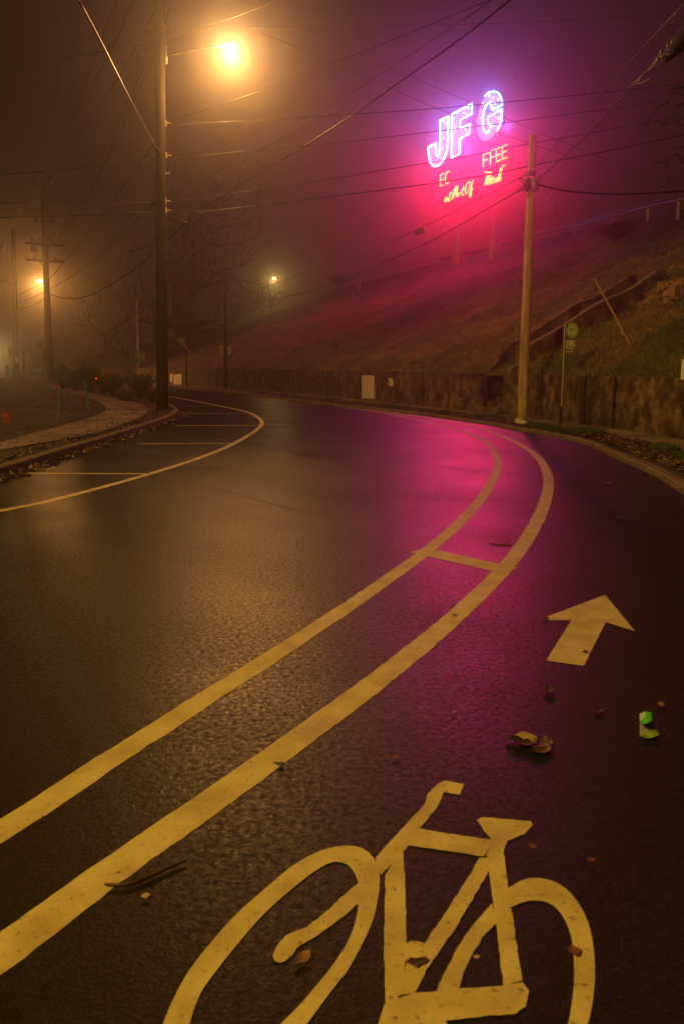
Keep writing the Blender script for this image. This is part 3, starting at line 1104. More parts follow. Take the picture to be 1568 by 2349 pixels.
dl = at_y(98.5, 850, 70); dl.z = 0
dk = empty('street_lamp', dl, 'lit street lamp glowing just behind the far pole with crossarms', 'street lamp')
mb = MB(); mb.tube([dl, at_y(104, 648, 70)], [.12, .08], 10); mb.build('post', M['dark_metal'], dk, smooth=True)
fa = at_y(104, 648, 70); fl = at_y(93, 644, 69.6); dd = fl - fa
lens2 = cobra(dk, fa, (dd.x, dd.y, 0), max(.2, Vector((dd.x, dd.y)).length - .33), dd.z + .05, M['steel'], M['lamp_lens_far'])
luminaire('lamp_light', lens2 - Vector((0, 0, .22)), FAR_LAMP_W, SODIUM, .12, dk)
mb = MB(); mb.box(at_y(96, 791, FY + .3), (.5, .35, .56)); mb.build('meter_box', M['transformer'], fp_root)
mb = MB(); mb.box(at_y(118, 790, FY + .3), (.2, .3, .58)); mb.build('meter_box', M['transformer'], fp_root)

# second far-left pole
sb = at_y(37, 873, 60); sb.z = isl_z(sb.x, 60)
s_t = at_y(30.5, 524, 60)
sp_root = empty('utility_pole', sb, 'thin far pole at the left edge with a notice and an unlit curved lamp', 'utility pole', 'wooden poles along the road')
mb = MB(); pole_shaft(mb, sb - Vector((0, 0, .6)), s_t, .2, .14, 12); mb.build('pole_shaft', M['pole_near'], sp_root, smooth=True)
a = at_y(30, 660, 59.7); b = at_y(10, 648, 59.7); dv = b - a
cobra(sp_root, a, (dv.x, dv.y, 0), .45, dv.z + .05, M['steel'], None, head=.35)
mb = MB(); mb.box(at_y(27, 807, 59.9), (.48, .08, .66)); mb.build('sign_panel', M['transformer'], sp_root)
mb = MB(); mb.box(at_y(38.2, 826, 59.75), (.24, .02, .4)); mb.build('notice', M['sign_white'], sp_root)

# middle pole on the far pavement
mbp = on_z(518, 887.5, .15); MY = mbp.y
mt = at_y(517.5, 612, MY)
mp_root = empty('utility_pole', mbp, 'slim middle pole with two pale square boards beside the far wall', 'utility pole', 'wooden poles along the road')
mb = MB(); pole_shaft(mb, mbp - Vector((0, 0, .3)), mt, .165, .12, 12); mb.build('pole_shaft', M['pole_near'], mp_root, smooth=True)
for x0, x1, y0, y1 in ((503.5, 513, 793, 814), (521.5, 530, 794, 813)):
    mb = MB(); a, b = at_y(x0, y0, MY - .2), at_y(x1, y1, MY - .2); mb.box((a + b) / 2, (abs(b.x - a.x), .03, abs(b.z - a.z))); mb.build('sign_board', M['sign_white'], mp_root)
mb = MB(); q = at_y(519, 691, MY - .15); mb.box(q, (.12, .12, .16)); mb.build('wire_clamp', M['dark_metal'], mp_root)

# thin post with hanging banner
hb = on_z(428, 884, .15); HY = hb.y
hp = empty('sign_post', hb, 'thin dark post with a hanging ribbed panel and a leaning rod', 'sign post')
mb = MB(); mb.tube([hb - Vector((0, 0, .2)), at_y(428, 757, HY)], .07, 8); mb.build('post', M['dark_metal'], hp)
mb = MB(); mb.tube([at_y(396.5, 773, HY - .1), at_y(423, 792, HY - .1), at_y(439, 810, HY - .1)], .04, 6); mb.build('rod', M['pole_wood'], hp)
mb = MB(); a, b = at_y(409, 774, HY - .15), at_y(423, 791, HY - .15)
for k in range(5):
    z = lerp(a.z, b.z, (k + .5) / 5); mb.box(((a.x + b.x) / 2 + .02 * k, HY - .15, z), (abs(b.x - a.x) - .04 * k, .05, abs(a.z - b.z) / 5 * .8))
mb.build('ribbed_panel', M['sign_white'], hp)
mb = MB(); mb.tube([at_y(405, 771, HY - .15), at_y(424, 771.5, HY - .15)], .05, 6); mb.build('top_bar', M['dark_metal'], hp)

# pole with the green road sign
gb = at_y(316, 872, 62); gb.z = 0
gp = empty('sign_post', gb, 'thin bright metal pole with a green direction sign above the bushes', 'sign post')
mb = MB(); mb.tube([gb, at_y(315.5, 780, 62), at_y(313, 688, 62)], [.09, .075, .05], 8); mb.build('post', M['sign_white'], gp)
G = 61.8
def panel(x0, y0, x1, y1, Y, mat, name, parent, th=.02):
    a, b = at_y(x0, y0, Y), at_y(x1, y1, Y)
    mb = MB(); mb.box(((a.x + b.x) / 2, Y, (a.z + b.z) / 2), (abs(b.x - a.x), th, abs(a.z - b.z)))
    return mb.build(name, mat, parent)
gs = panel(310.2, 804, 325.5, 835, G, M['road_green'], 'green_sign', gp)
panel(310.2, 804, 325.5, 805, G - .015, M['sign_grey'], 'sign_border', gs)
panel(310.2, 818, 325.5, 818.8, G - .015, M['sign_grey'], 'sign_border', gs)
panel(310.2, 834.2, 325.5, 835, G - .015, M['sign_grey'], 'sign_border', gs)
panel(324.8, 805, 325.5, 834.2, G - .016, M['sign_grey'], 'sign_border', gs)
panel(310.2, 805, 310.9, 834.2, G - .016, M['sign_grey'], 'sign_border', gs)
cs = lambda a, b: (298.24 + a * .03657, 768.5 + b * .03657)
def poly_at(pts, Y, mat, name, parent, conv, th=.012):
    mb = MB(); mb.prism([at_y(*conv(*p), Y) for p in pts], (0, -th, 0)); return mb.build(name, mat, parent)
poly_at([(400, 1190), (500, 1120), (530, 1090), (560, 1120), (655, 1190), (630, 1195), (560, 1165), (545, 1200), (570, 1260), (500, 1260), (520, 1200), (505, 1165), (430, 1195)], G - .012, M['white'], 'aircraft_symbol', gs, cs)
for r in ((420, 1290, 500, 1345), (595, 1290, 670, 1345), (400, 1430, 680, 1470), (520, 1520, 650, 1570), (600, 1620, 660, 1680), (480, 1700, 600, 1745), (470, 1590, 510, 1640)):
    poly_at([(r[0], r[1]), (r[2], r[1]), (r[2], r[3]), (r[0], r[3])], G - .012, M['sign_grey'], 'sign_lettering', gs, cs)
mb = MB()
for pts in ([(520, 1360), (440, 1490), (560, 1500), (380, 1580), (500, 1580), (340, 1650), (440, 1680), (290, 1690), (420, 1780)],):
    mb.tube([at_y(*cs(*p), G - .03) for p in pts], .02, 5)
mb.build('graffiti', M['dark_metal'], gs)
panel(326, 809, 332.5, 827, G, M['sign_white'], 'blank_sign', gp)

# bus stop sign
bb = on_z(1284, 973, .11); BY = bb.y
bs = empty('bus_stop_sign', bb, 'slim steel bus stop pole with a round lime green bus sign', 'bus stop sign')
mb = MB(); mb.tube([bb, at_y(1289, 896, BY), at_y(1294.6, 740, BY)], .024, 8); mb.build('post', M['steel'], bs)
mb = MB(); mb.tube([bb - Vector((0, 0, .05)), at_y(1286.2, 932, BY)], .036, 10); mb.build('base_sleeve', M['rubber'], bs)
cB = lambda a, b: (1233.1 + a * .10987, 716.9 + b * .10987)
c = at_y(*cB(715, 370), BY - .03); rr = (at_y(*cB(848, 370), BY - .03) - c).length; rv = (at_y(*cB(715, 207), BY - .03) - c).length
bs_yaw = math.acos(min(1, rr / rv)) * .9
mb = MB()
pts = []
for k in range(48):
    an = 2 * math.pi * k / 48
    pts.append(c + Vector((rr * math.cos(an), 0, rv * math.sin(an))))
mb.prism(pts, (0, .012, 0)); disc = mb.build('round_sign', M['bus_green'], bs)
def bq(r, mat, name, par, dp=.004):
    a, b = at_y(*cB(r[0], r[1]), BY - .03), at_y(*cB(r[2], r[3]), BY - .03)
    mb = MB(); mb.box(((a.x + b.x) / 2, BY - .03 - dp, (a.z + b.z) / 2), (abs(b.x - a.x), .006, abs(a.z - b.z))); return mb.build(name, mat, par)
for r in ((640, 302, 775, 318), (625, 325, 645, 385), (770, 325, 785, 385), (632, 388, 780, 445), (640, 445, 668, 465), (745, 445, 770, 465), (640, 280, 775, 292)):
    bq(r, M['sign_grey'], 'bus_symbol', disc)
for r in ((655, 405, 672, 422), (742, 405, 760, 422)):
    bq(r, M['bus_green'], 'bus_symbol', disc, .009)
pl = bq((585, 578, 757, 755), M['sign_grey'], 'route_plate', bs, -.01)
for r in ((598, 600, 742, 680),):
    bq(r, M['bus_green'], 'route_panel', pl, -.004)
for r in ((612, 700, 745, 712), (612, 722, 740, 732)):
    bq(r, M['dark_metal'], 'plate_lettering', pl, -.004)
def text_mesh(txt, size, mat, name, parent, loc, rot):
    cu = bpy.data.curves.new(name, 'FONT'); cu.body = txt; cu.size = size; cu.extrude = .002
    to = bpy.data.objects.new(name + '_tmp', cu)
    me = bpy.data.meshes.new_from_object(to)
    bpy.data.objects.remove(to)
    me.materials.clear(); me.materials.append(mat)
    o = bpy.data.objects.new(name, me); COL.objects.link(o)
    o.location = loc; o.rotation_euler = rot
    o.parent = parent; o.matrix_parent_inverse = parent_world(parent).inverted()
    return o
p0 = at_y(*cB(622, 672), BY - .05)
text_mesh('40', .16, M['white'], 'route_number', pl, p0, (R(90), 0, 0))
bq((580, 795, 730, 835), M['sign_white'], 'torn_notice', bs, -.01)
bq((640, 812, 665, 832), M['red_tag'], 'notice_mark', bs, .0)

# lamp post with burning lamp beyond the hill and unlit lamp on the crest
def crest_lamp(x, ybase, Y, xtop, ytop, hx, hy, label, lit, watts):
    b = at_y(x, ybase, Y); t = at_y(xtop, ytop, Y); h = at_y(hx, hy, Y)
    r_ = empty('street_lamp', b, label, 'street lamp', 'street lamps beyond the hill crest')
    mb = MB(); mb.tube([b - Vector((0, 0, 2.5)), b, t], [.13, .12, .08], 8); mb.build('post', M['steel'] if not lit else M['dark_metal'], r_)
    dv = h - t
    l = cobra(r_, t, (dv.x, dv.y, 0), max(.3, Vector((dv.x, dv.y)).length - .4), max(.1, dv.z + .05), M['sign_post'], M['lamp_lens_small'] if lit else None, head=.75)
    if lit: luminaire('lamp_light', l - Vector((0, 0, .25)), watts, (1., .62, .16), .15, r_)
crest_lamp(603, 693, 112, 603, 650, 628, 638, 'lit street lamp among bare twigs over the far end of the hill', True, 1700)
crest_lamp(824, 647, 88, 834, 507, 859, 503, 'unlit street lamp tinted pink on the hill crest left of the neon sign', False, 0)
b = at_y(851, 640, 86)
o = MB(); o.tube([b - Vector((0, 0, 1.5)), at_y(846, 585, 86)], [.035, .02], 6)
tag(o.build('marker_rod', M['pole_wood'], origin=b), 'thin reddish rod standing on the crest right of the unlit lamp', 'rod')

# street lamp just outside the left edge of the view, its glow reaches in
gl = at_y(-16, 812, 66)
gl_root = empty('floodlight', Vector((gl.x, gl.y, 0)), 'low warm light glowing through the fog at the left edge', 'floodlight')
mb = MB(); mb.tube([Vector((gl.x, gl.y, -.1)), gl], .05, 8); mb.build('post', M['dark_metal'], gl_root)
mb = MB(); mb.blob(gl, (.18, .18, .18), 1, 0, 12, 8); mb.build('lamp_globe', M['lamp_lens_far'], gl_root, smooth=True)
luminaire('lamp_light', gl + Vector((0, -.3, .1)), 420, (1, .55, .18), .12, gl_root, street=False)

# street lamp standing on the left pavement just behind the viewpoint
fb_ = Vector((-11.5, -6.0, .15))
fr = empty('street_lamp', fb_, 'street lamp on the left lawn beside the viewpoint lighting the foreground', 'street lamp')
mb = MB(); pole_shaft(mb, fb_, fb_ + Vector((0, 0, 11.7)), .12, .08, 12); mb.build('post', M['steel'], fr, smooth=True)
l_ = cobra(fr, fb_ + Vector((0, 0, 11.6)), (1, .15, 0), 1.8, .5, M['steel'], M['lamp_lens'])
luminaire('lamp_light', l_ - Vector((0, 0, .25)), FRONT_W, (1.0, .54, .075), .12, fr, street=False)

# ------------------------------------------------------------------ wires
def wire(pts, z0, z1, r, label, mat='wire', per=5, name='wire', cat='wire', group='wires strung between the poles', beads=False):
    """pts: where the wire is seen; z0, z1: distance of its two ends"""
    L = [0]
    for a, b in zip(pts, pts[1:]): L.append(L[-1] + math.hypot(b[0] - a[0], b[1] - a[1]))
    P = []
    far = lambda q: q[0] < -40 or q[0] > 1590 or q[1] < -25
    for (x, y), l in zip(pts, L):
        t = l / L[-1]
        P.append(at_y(x, y, 1 / lerp(1 / z0, 1 / z1, t)))
    if far(pts[0]): P.insert(0, P[0] + (P[0] - P[1]).normalized() * 16)
    if far(pts[-1]): P.append(P[-1] + (P[-1] - P[-2]).normalized() * 16)
    P = spline(P, per)
    c = P[len(P) // 2]
    mb = MB(); mb.tube(P, r, 6)
    o = mb.build(name, M[mat], smooth=True, origin=c)
    return tag(o, label, cat, group)
Lz = LPY - .2
wire([(150, -62), (181, 0), (234, 100), (300, 230), (350, 320), (374, 354)], 9, Lz, .016, 'bright edged cable dropping from the top left to the near left pole', 'wire')
wire([(-60, 160), (0, 153), (80, 146), (150, 134), (240, 118), (310, 104), (331, 105)], 27, LPY, .02, 'dark wavy wire crossing the top left to the insulators on the near pole')
wire([(290, -80), (266, 0), (234, 90), (179, 230), (128, 340), (95, 402), (77, 421)], 27, FY, .022, 'leftmost of the thin wires converging on the far pole top')
wire([(340, -70), (308, 0), (246, 133), (143, 315), (97, 390), (77, 421)], 27, FY, .022, 'second thin wire converging on the left side of the far pole top')
wire([(385, -50), (353, 26), (279, 166), (179, 320), (131, 401), (111, 425)], 27.5, FY, .022, 'thin wire coming down to the right bracket of the far pole top')
wire([(390, 20), (356, 113), (307, 230), (256, 344), (220, 413), (174, 493), (126, 552)], 28, FY, .022, 'thin wire slanting from the near pole to the upper crossarm')
wire([(365, 90), (330, 164), (289, 243), (225, 374), (179, 459), (150, 512), (119, 497)], 28, FY, .014, 'faintest thin wire slanting down to the small arms on the far pole')
wire([(366, 306), (356, 325), (302, 401), (236, 490), (174, 570), (113, 640)], LPY, FY, .022, 'wire slanting from the near pole down to the far lamp')
wire([(360, 461), (355, 467), (320, 500), (238, 575), (169, 631), (113, 663)], LPY, FY, .02, 'lower wire slanting from the near pole to just below the far lamp')
wire([(430, 505), (418, 519), (360, 572), (308, 618), (238, 662), (200, 679), (159, 685), (128, 679), (114, 673)], LPY - .4, FY, .03, 'deeply sagging thick cable between the near pole and the far pole', name='cable')
wire([(77, 421), (46, 493), (23, 521), (10, 567), (-5, 610)], FY, 62, .018, 'thin wire going left and down from the far pole top to the left edge')
for pts, lab in (([(101, 648), (41, 676)], 'upper of three short wires left of the far lit pole'), ([(102, 669), (59, 689), (38, 697)], 'middle of three short wires left of the far lit pole'), ([(102, 684), (69, 703), (38, 707)], 'lowest of three short wires left of the far lit pole')):
    wire(pts, FY, 60, .02, lab)
wire([(-60, 406), (0, 400), (140, 389), (300, 371), (345, 366), (364, 361)], 25, LPY, .022, 'thick dark wire crossing the left sky to the near pole')
wire([(-60, 465), (0, 465), (180, 464), (256, 463), (364, 466)], 25, LPY, .015, 'level thin wire left of the near pole below the thick one')
wire([(-60, 500), (0, 498), (231, 492), (333, 487), (364, 484)], 25, LPY, .024, 'lowest level thick wire left of the near pole')
wire([(289, 285), (364, 282)], 32, LPY, .012, 'short faint stub of wire left of the near pole')
wire([(300, 487), (316, 496), (332, 499), (345, 487)], LPY - .1, LPY - .1, .012, 'small drooping loop of wire hanging left of the near pole')
wire([(373, 115), (402, 89), (533, 40), (642, 0), (720, -30)], 30, 24, .010, 'thin wire rising right from the near pole above the big lamp')
wire([(560, 62), (652, 61), (918, 58), (1118, 53), (1376, 43), (1600, 36)], 48, 40, .016, 'faint level wire across the top of the sky')
wire([(402, 275), (500, 242), (592, 210), (688, 174), (823, 121), (918, 84), (1120, 0), (1200, -34)], 27, 17, .009, 'upper thin wire slanting up from the near pole under the big lamp')
wire([(385, 446), (402, 440), (500, 393), (596, 344), (721, 267), (853, 183), (918, 142), (1125, 0), (1180, -40)], 27, 16, .009, 'middle thin wire slanting steeply up from the near pole')
wire([(432, 503), (444, 487), (510, 451), (606, 392), (671, 352), (744, 306), (810, 262), (918, 186), (1050, 92), (1168, 0), (1220, -42)], 27, 13, .018, 'thickest cable slanting from the cable tangle to the top of the sky', name='cable')
RZ = 34
wire([(382, 285), (402, 285), (533, 278), (718, 267), (918, 254), (1069, 242), (1153, 234), (1382, 212), (1560, 192), (1640, 184)], LPY, RZ, .015, 'highest of four wires crossing the road in front of the neon sign')
wire([(388, 398), (391, 378), (400, 362), (430, 359), (536, 349), (698, 335), (918, 310), (1038, 296), (1150, 282), (1405, 248), (1568, 225), (1640, 215)], LPY, RZ, .014, 'second of four wires crossing the road, with a drip loop at the pole')
wire([(383, 470), (402, 461), (546, 441), (731, 415), (918, 383), (1020, 367), (1148, 342), (1227, 327), (1405, 295), (1568, 265), (1640, 252)], LPY, RZ, .014, 'third of four wires crossing the road below the big letters')
wire([(383, 489), (411, 489), (507, 481), (698, 458), (918, 430), (1097, 404), (1227, 378), (1405, 344), (1568, 308), (1640, 292)], LPY, RZ, .022, 'lowest thick wire crossing the road over the red script')
wire([(519, 677), (574, 667), (604, 659), (706, 625), (843, 577), (933, 537), (960, 524), (981, 514), (1095, 459), (1190, 408), (1205, 398)], MY, RPY - .1, .014, 'upper wire with a small dark box between the middle and right poles')
wire([(519, 690), (555, 693), (604, 689), (673, 677), (746, 657), (852, 615), (997, 547), (1147, 461), (1190, 437), (1208, 428)], MY, RPY - .1, .022, 'lower thick cable sagging between the middle and right poles', name='cable')
wire([(519, 677), (509, 677), (453, 704), (397, 727), (330, 752)], MY, 76, .018, 'upper of two wires going left from the middle pole')
wire([(519, 691), (509, 691), (426, 727), (384, 741), (330, 757)], MY, 76, .022, 'lower bright edged wire going left from the middle pole')
wire([(1224, 382), (1342, 258), (1463, 120), (1549, 29), (1640, -70)], RPY, 9, .009, 'thin bright wire rising from the right pole to the upper right corner', 'bare_wire')
wire([(1226, 418), (1240, 402), (1259, 389), (1348, 307), (1451, 195), (1477, 169), (1526, 118), (1549, 92), (1640, -8)], RPY - .1, 9.5, .016, 'thick lashed cable rising right to the big splice case', name='cable')
wire([(1228, 425), (1236, 424), (1290, 436), (1376, 444), (1462, 444), (1568, 437), (1640, 430)], RPY, 24, .024, 'heavy dark cable running level right from the right pole', name='cable')
wire([(640, 36), (750, 82), (826, 122), (938, 173), (1076, 233), (1153, 268), (1243, 306), (1368, 356), (1528, 413), (1620, 440)], 52, 44, .016, 'upper of two faint wires descending rightwards behind the letters')
wire([(600, 75), (685, 109), (770, 148), (853, 184), (1010, 251), (1140, 303), (1294, 355), (1319, 364), (1511, 424), (1600, 452)], 52, 44, .016, 'lower of two faint wires descending rightwards behind the letters')
# box hung on the wire
q0, q1 = at_y(952, 529, 30.2), at_y(969, 522, 29.6)
ce = (q0 + q1) / 2 - Vector((0, 0, .09))
mb = MB(); mb.box(ce, (.36, .1, .17), Matrix.Rotation(-.35, 3, 'Y'))
bx = mb.build('cable_box', M['dark_metal'], origin=ce); tag(bx, 'small dark box hung under the wire below the neon sign', 'cable box')
mb = MB(); mb.tube([ce + Vector((-.14, 0, .03)), q0 + Vector((0, 0, .05))], .012, 5); mb.tube([ce + Vector((.14, 0, .12)), q1 + Vector((0, 0, .06))], .012, 5); mb.build('hanger', M['steel'], bx)
# splice case and strand fittings at the upper right
sc0 = at_y(1515, 140, 10.9); sc1 = at_y(1568, 66, 10.1); sc2 = at_y(1640, -14, 9.3)
axis = (sc2 - sc0).normalized()
dn = Vector((0, 0, -1))
s_root = empty('splice_case', sc1, 'big black cable splice case hanging in the upper right corner', 'splice case')
mb = MB(); base_ = at_y(1540, 112, 10.6) + dn * .05
mb.tube([base_, base_ + axis * .06, base_ + axis * .3, base_ + axis * .75, base_ + axis * .95], [.03, .07, .105, .105, .06], 14); mb.build('case_body', M['rubber'], s_root, smooth=True)
mb = MB(); mb.tube([base_ - axis * .22, base_ - axis * .12, base_ - axis * .02], [.02, .045, .05], 10); mb.build('case_nose', M['pole_near'], s_root, smooth=True)
for k, (x, y) in enumerate(((1532, 104), (1541, 96), (1517, 118), (1508, 136))):
    q = at_y(x, y, 10.7); mb = MB(); mb.box(q, (.035, .03, .05)); mb.build('strand_clamp', M['dark_metal'], s_root)
for pts in ([(1476, 168), (1462, 182), (1449, 190), (1450, 196), (1456, 192), (1470, 176)], [(1454, 194), (1468, 190), (1480, 186), (1490, 178)], [(1479, 166), (1496, 147), (1510, 128), (1518, 118)], [(1484, 163), (1500, 148), (1512, 134), (1524, 120)], [(1530, 110), (1534, 122), (1526, 124), (1520, 119)]):
    mb = MB(); mb.tube(spline([at_y(x, y, lerp(11.6, 10.7, (x - 1449) / 70)) for x, y in pts], 4), .006, 5); mb.build('lashing_wire', M['bare_wire'], s_root, smooth=True)
for pts in ([(1536, 38), (1546, 28), (1556, 14), (1568, 2), (1580, -14)], [(1541, 33), (1552, 26), (1562, 18), (1572, 8), (1584, -8)]):
    pass
# cable tangle by the near pole
tg = at_y(428, 506, LPY - .4)
t_root = empty('cable_tangle', tg, 'small tangle of tied cable ends right of the near pole', 'cable tangle')
for pts in ([(440, 489), (428, 497), (420, 505), (415, 511), (421, 513), (430, 510)], [(446, 488), (436, 498), (428, 512)], [(442, 490), (440, 502), (437, 512)], [(407, 486), (424, 490), (440, 496), (470, 488)], [(455, 484), (466, 490), (480, 490), (505, 487)], [(383, 488), (398, 484), (415, 486)]):
    mb = MB(); mb.tube(spline([at_y(x, y, LPY - .4) for x, y in pts], 5), .014, 5); mb.build('cable_end', M['wire'], t_root, smooth=True)
mb = MB(); mb.blob(at_y(424, 510, LPY - .4), (.1, .06, .07), 2, .6, 10, 6); mb.build('tied_bundle', M['dark_metal'], t_root)

# guy wire with yellow guard
ah, an_ = on_hill(1452, 803)
g0 = at_y(1226, 388, RPY)
def gl_pt(x, y):
    # point of the straight line g0-ah nearest the ray
    d = ray(x, y).normalized(); l = (ah - g0).normalized()
    n = d.cross(l); n2 = d.cross(n)
    return g0 + l * ((EYE - g0).dot(n2) / l.dot(n2))
gy = empty('guy_wire', ah, 'guy wire from the right pole to the slope with a yellow guard', 'guy wire')
mb = MB(); mb.tube([g0, ah], .007, 6); mb.build('stay_wire', M['bare_wire'], gy)
mb = MB(); mb.tube([gl_pt(1364, 638), gl_pt(1451, 786)], .023, 8); mb.build('guard', M['yellow'], gy)
mb = MB(); mb.tube([gl_pt(1450, 786), ah - Vector((0, 0, .1))], .016, 6); mb.build('anchor_rod', M['steel'], gy)

# guard rail along the crest
gr = empty('guard_rail', at_y(1400, 505, 48), 'steel guard rail along the top of the hill at right', 'guard rail')
grp = [(1010, 592, 76), (1120, 567, 70), (1230, 532, 63.5), (1320, 512, 57), (1400, 489, 51.5), (1485, 466, 47), (1568, 447, 43), (1680, 420, 38), (1950, 356, 30), (2300, 270, 24)]
top = [at_y(x, y, z) for x, y, z in grp]
mb = MB(); vs, fs = [], []
tp = resample(spline(top, 5), 60)
for p in tp:
    for dy, dz in ((0, .16), (-.06, .10), (0, .0), (-.06, -.10), (0, -.16)): vs.append(p + Vector((dy * .7, dy, dz - .12)))
for i in range(len(tp) - 1):
    for k in range(4): a = i * 5 + k; fs.append((a, a + 1, a + 6, a + 5))
mb.add(vs, fs); mb.build('rail', M['rail'], gr)
post0 = None
for x, y, z in [(1060, 580, 73), (1145, 558, 68), (1230, 532, 63.5), (1320, 512, 57), (1400, 489, 51.5), (1485, 466, 47), (1556, 449, 43.5), (1650, 427, 39.5), (1760, 401, 35.7), (1880, 372, 32), (2040, 334, 28.4)]:
    p = at_y(x, y, z); zb = min(hill_z(p.x, p.y + .1), p.z - .45)
    mb = MB(); mb.box((p.x + .06, p.y + .1, (p.z + zb - .1) / 2), (.09, .12, p.z - zb + .1)); mb.build('post', M['sign_post'], gr)
# ------------------------------------------------------------------ the neon sign
SA = R(22)
SD = Vector((-math.sin(SA), math.cos(SA), 0))        # along the sign, going away
SN = Vector((-math.cos(SA), -math.sin(SA), 0))       # towards the road
SP = at_y(1085, 420, 68)
K1 = lambda a, b: (917.64 + a / 3.9057, 172.06 + b / 3.9057)
K7 = lambda a, b: K1(224 + a * .5714, 672 + b * .5714)
def sgn(conv, pts, off=0.):
    return [on_plane(*conv(*p), SP, SN) + SN * off for p in pts]
sb0 = at_y(1080, 580, 68)
sign = empty('neon_sign', sb0, 'huge roadside neon sign with blue letters above glowing red script on the hill', 'neon sign')
LJ = [(365, 402), (440, 368), (437, 500), (432, 640), (420, 700), (395, 755), (365, 795), (330, 818), (300, 815), (275, 780), (262, 730), (258, 680), (258, 642), (328, 608), (326, 660), (328, 710), (342, 730), (357, 700), (362, 640), (365, 520)]
LF = [(470, 350), (655, 250), (650, 345), (548, 400), (545, 478), (632, 435), (628, 525), (540, 570), (538, 640), (540, 703), (465, 742)]
LG = [(765, 188), (800, 155), (850, 143), (890, 160), (912, 200), (925, 265), (832, 312), (822, 265), (800, 250), (775, 270), (755, 330), (748, 400), (750, 460), (762, 505), (780, 515), (800, 500), (815, 470), (820, 440), (793, 445), (793, 375), (920, 305), (918, 390), (900, 450), (872, 505), (840, 560), (800, 592), (755, 600), (720, 580), (690, 530), (678, 450), (682, 380), (700, 300), (725, 235)]
def inside(p, poly):
    c = False
    j = len(poly) - 1
    for i in range(len(poly)):
        (xi, yi), (xj, yj) = poly[i], poly[j]
        if (yi > p[1]) != (yj > p[1]) and p[0] < (xj - xi) * (p[1] - yi) / (yj - yi) + xi: c = not c
        j = i
    return c
def edge_dist(p, poly):
    best = 1e9
    for i in range(len(poly)):
        a, b = Vector(poly[i]), Vector(poly[(i + 1) % len(poly)])
        t = max(0, min(1, (Vector(p) - a).dot(b - a) / max(1e-6, (b - a).length_squared)))
        best = min(best, (a + (b - a) * t - Vector(p)).length)
    return best
random.seed(5)
for li, (poly, lit) in enumerate(((LJ, None), (LF, None), (LG, (0, 23)))):
    bm = bmesh.new()
    P3 = sgn(K1, poly, 0)
    vs = [bm.verts.new(p) for p in P3]; f = bm.faces.new(vs)
    bmesh.ops.triangulate(bm, faces=[f], ngon_method='EAR_CLIP')
    r = bmesh.ops.extrude_face_region(bm, geom=bm.faces[:])
    for e in r['geom']:
        if isinstance(e, bmesh.types.BMVert): e.co -= SN * .22
    bmesh.ops.recalc_face_normals(bm, faces=bm.faces[:])
    me = bpy.data.meshes.new('letter'); bm.to_mesh(me); bm.free(); me.materials.append(M['letter_face'])
    lo = bpy.data.objects.new('letter', me); COL.objects.link(lo)
    lo.parent = sign; lo.matrix_parent_inverse = parent_world(sign).inverted()
    T = sgn(K1, poly, .12)
    mb = MB()
    if lit: mb.tube(T[lit[0]:lit[1] + 1], .042, 6)
    else: mb.tube(T + [T[0]], .042, 6)
    mb.build('neon_tube', M['tube_blue'], lo, smooth=True)
    if lit:
        mb = MB(); mb.tube(T[lit[1]:] + [T[0]], .03, 6); tag(mb.build('neon_tube', M['dead_tube'], lo, smooth=True), 'unlit neon tube along the left side of the letter')
    # rows of bulbs over the face
    ico = [Vector(v) for v in ((0, 0, 1), (1, 0, 0), (0, 1, 0), (-1, 0, 0), (0, -1, 0))]
    mb, hot = MB(), MB()
    for r in range(0, 60):
        for c in range(0, 60):
            px = 250 + c * 13.2 + (6.6 if r % 2 else 0); py = 940 + r * 12.2 - (px - 250) * .47 - 0
            py -= 460 if py > 900 else 0
            py = 130 + r * 12.5 + (930 - px) * .48 - 100
            if not inside((px, py), poly) or edge_dist((px, py), poly) < 8: continue
            q = sgn(K1, [(px, py)], .06)[0]
            m_ = hot if random.random() < .035 else mb
            s = .048 if m_ is mb else .06
            m_.add([q + Vector(v) * s for v in ((0, 0, 1), (1, 0, 0), (0, 1, 0), (-1, 0, 0), (0, -1, 0), (0, 0, -1))], [(0, 1, 2), (0, 2, 3), (0, 3, 4), (0, 4, 1), (5, 2, 1), (5, 3, 2), (5, 4, 3), (5, 1, 4)])
    tag(mb.build('bulbs', M['bulb'], lo), kind='stuff')
    if hot.v: tag(hot.build('bright_bulbs', M['bulb_hot'], lo), kind='stuff')

def neon(strokes, conv, lit=True, r=.05, parent=None):
    mb = MB()
    for s in strokes:
        s2 = s
        P = sgn(conv, s2, .1)
        if len(P) > 2 and isinstance(s, tuple): P = spline(P, 5)
        mb.tube(P, r if lit else .025, 5)
    o = mb.build('neon_letter', M['tube_red'] if lit else M['dead_tube'], parent or sign, smooth=True)
    if not lit: o['label'] = 'unlit neon letter in the red rows'
    return o
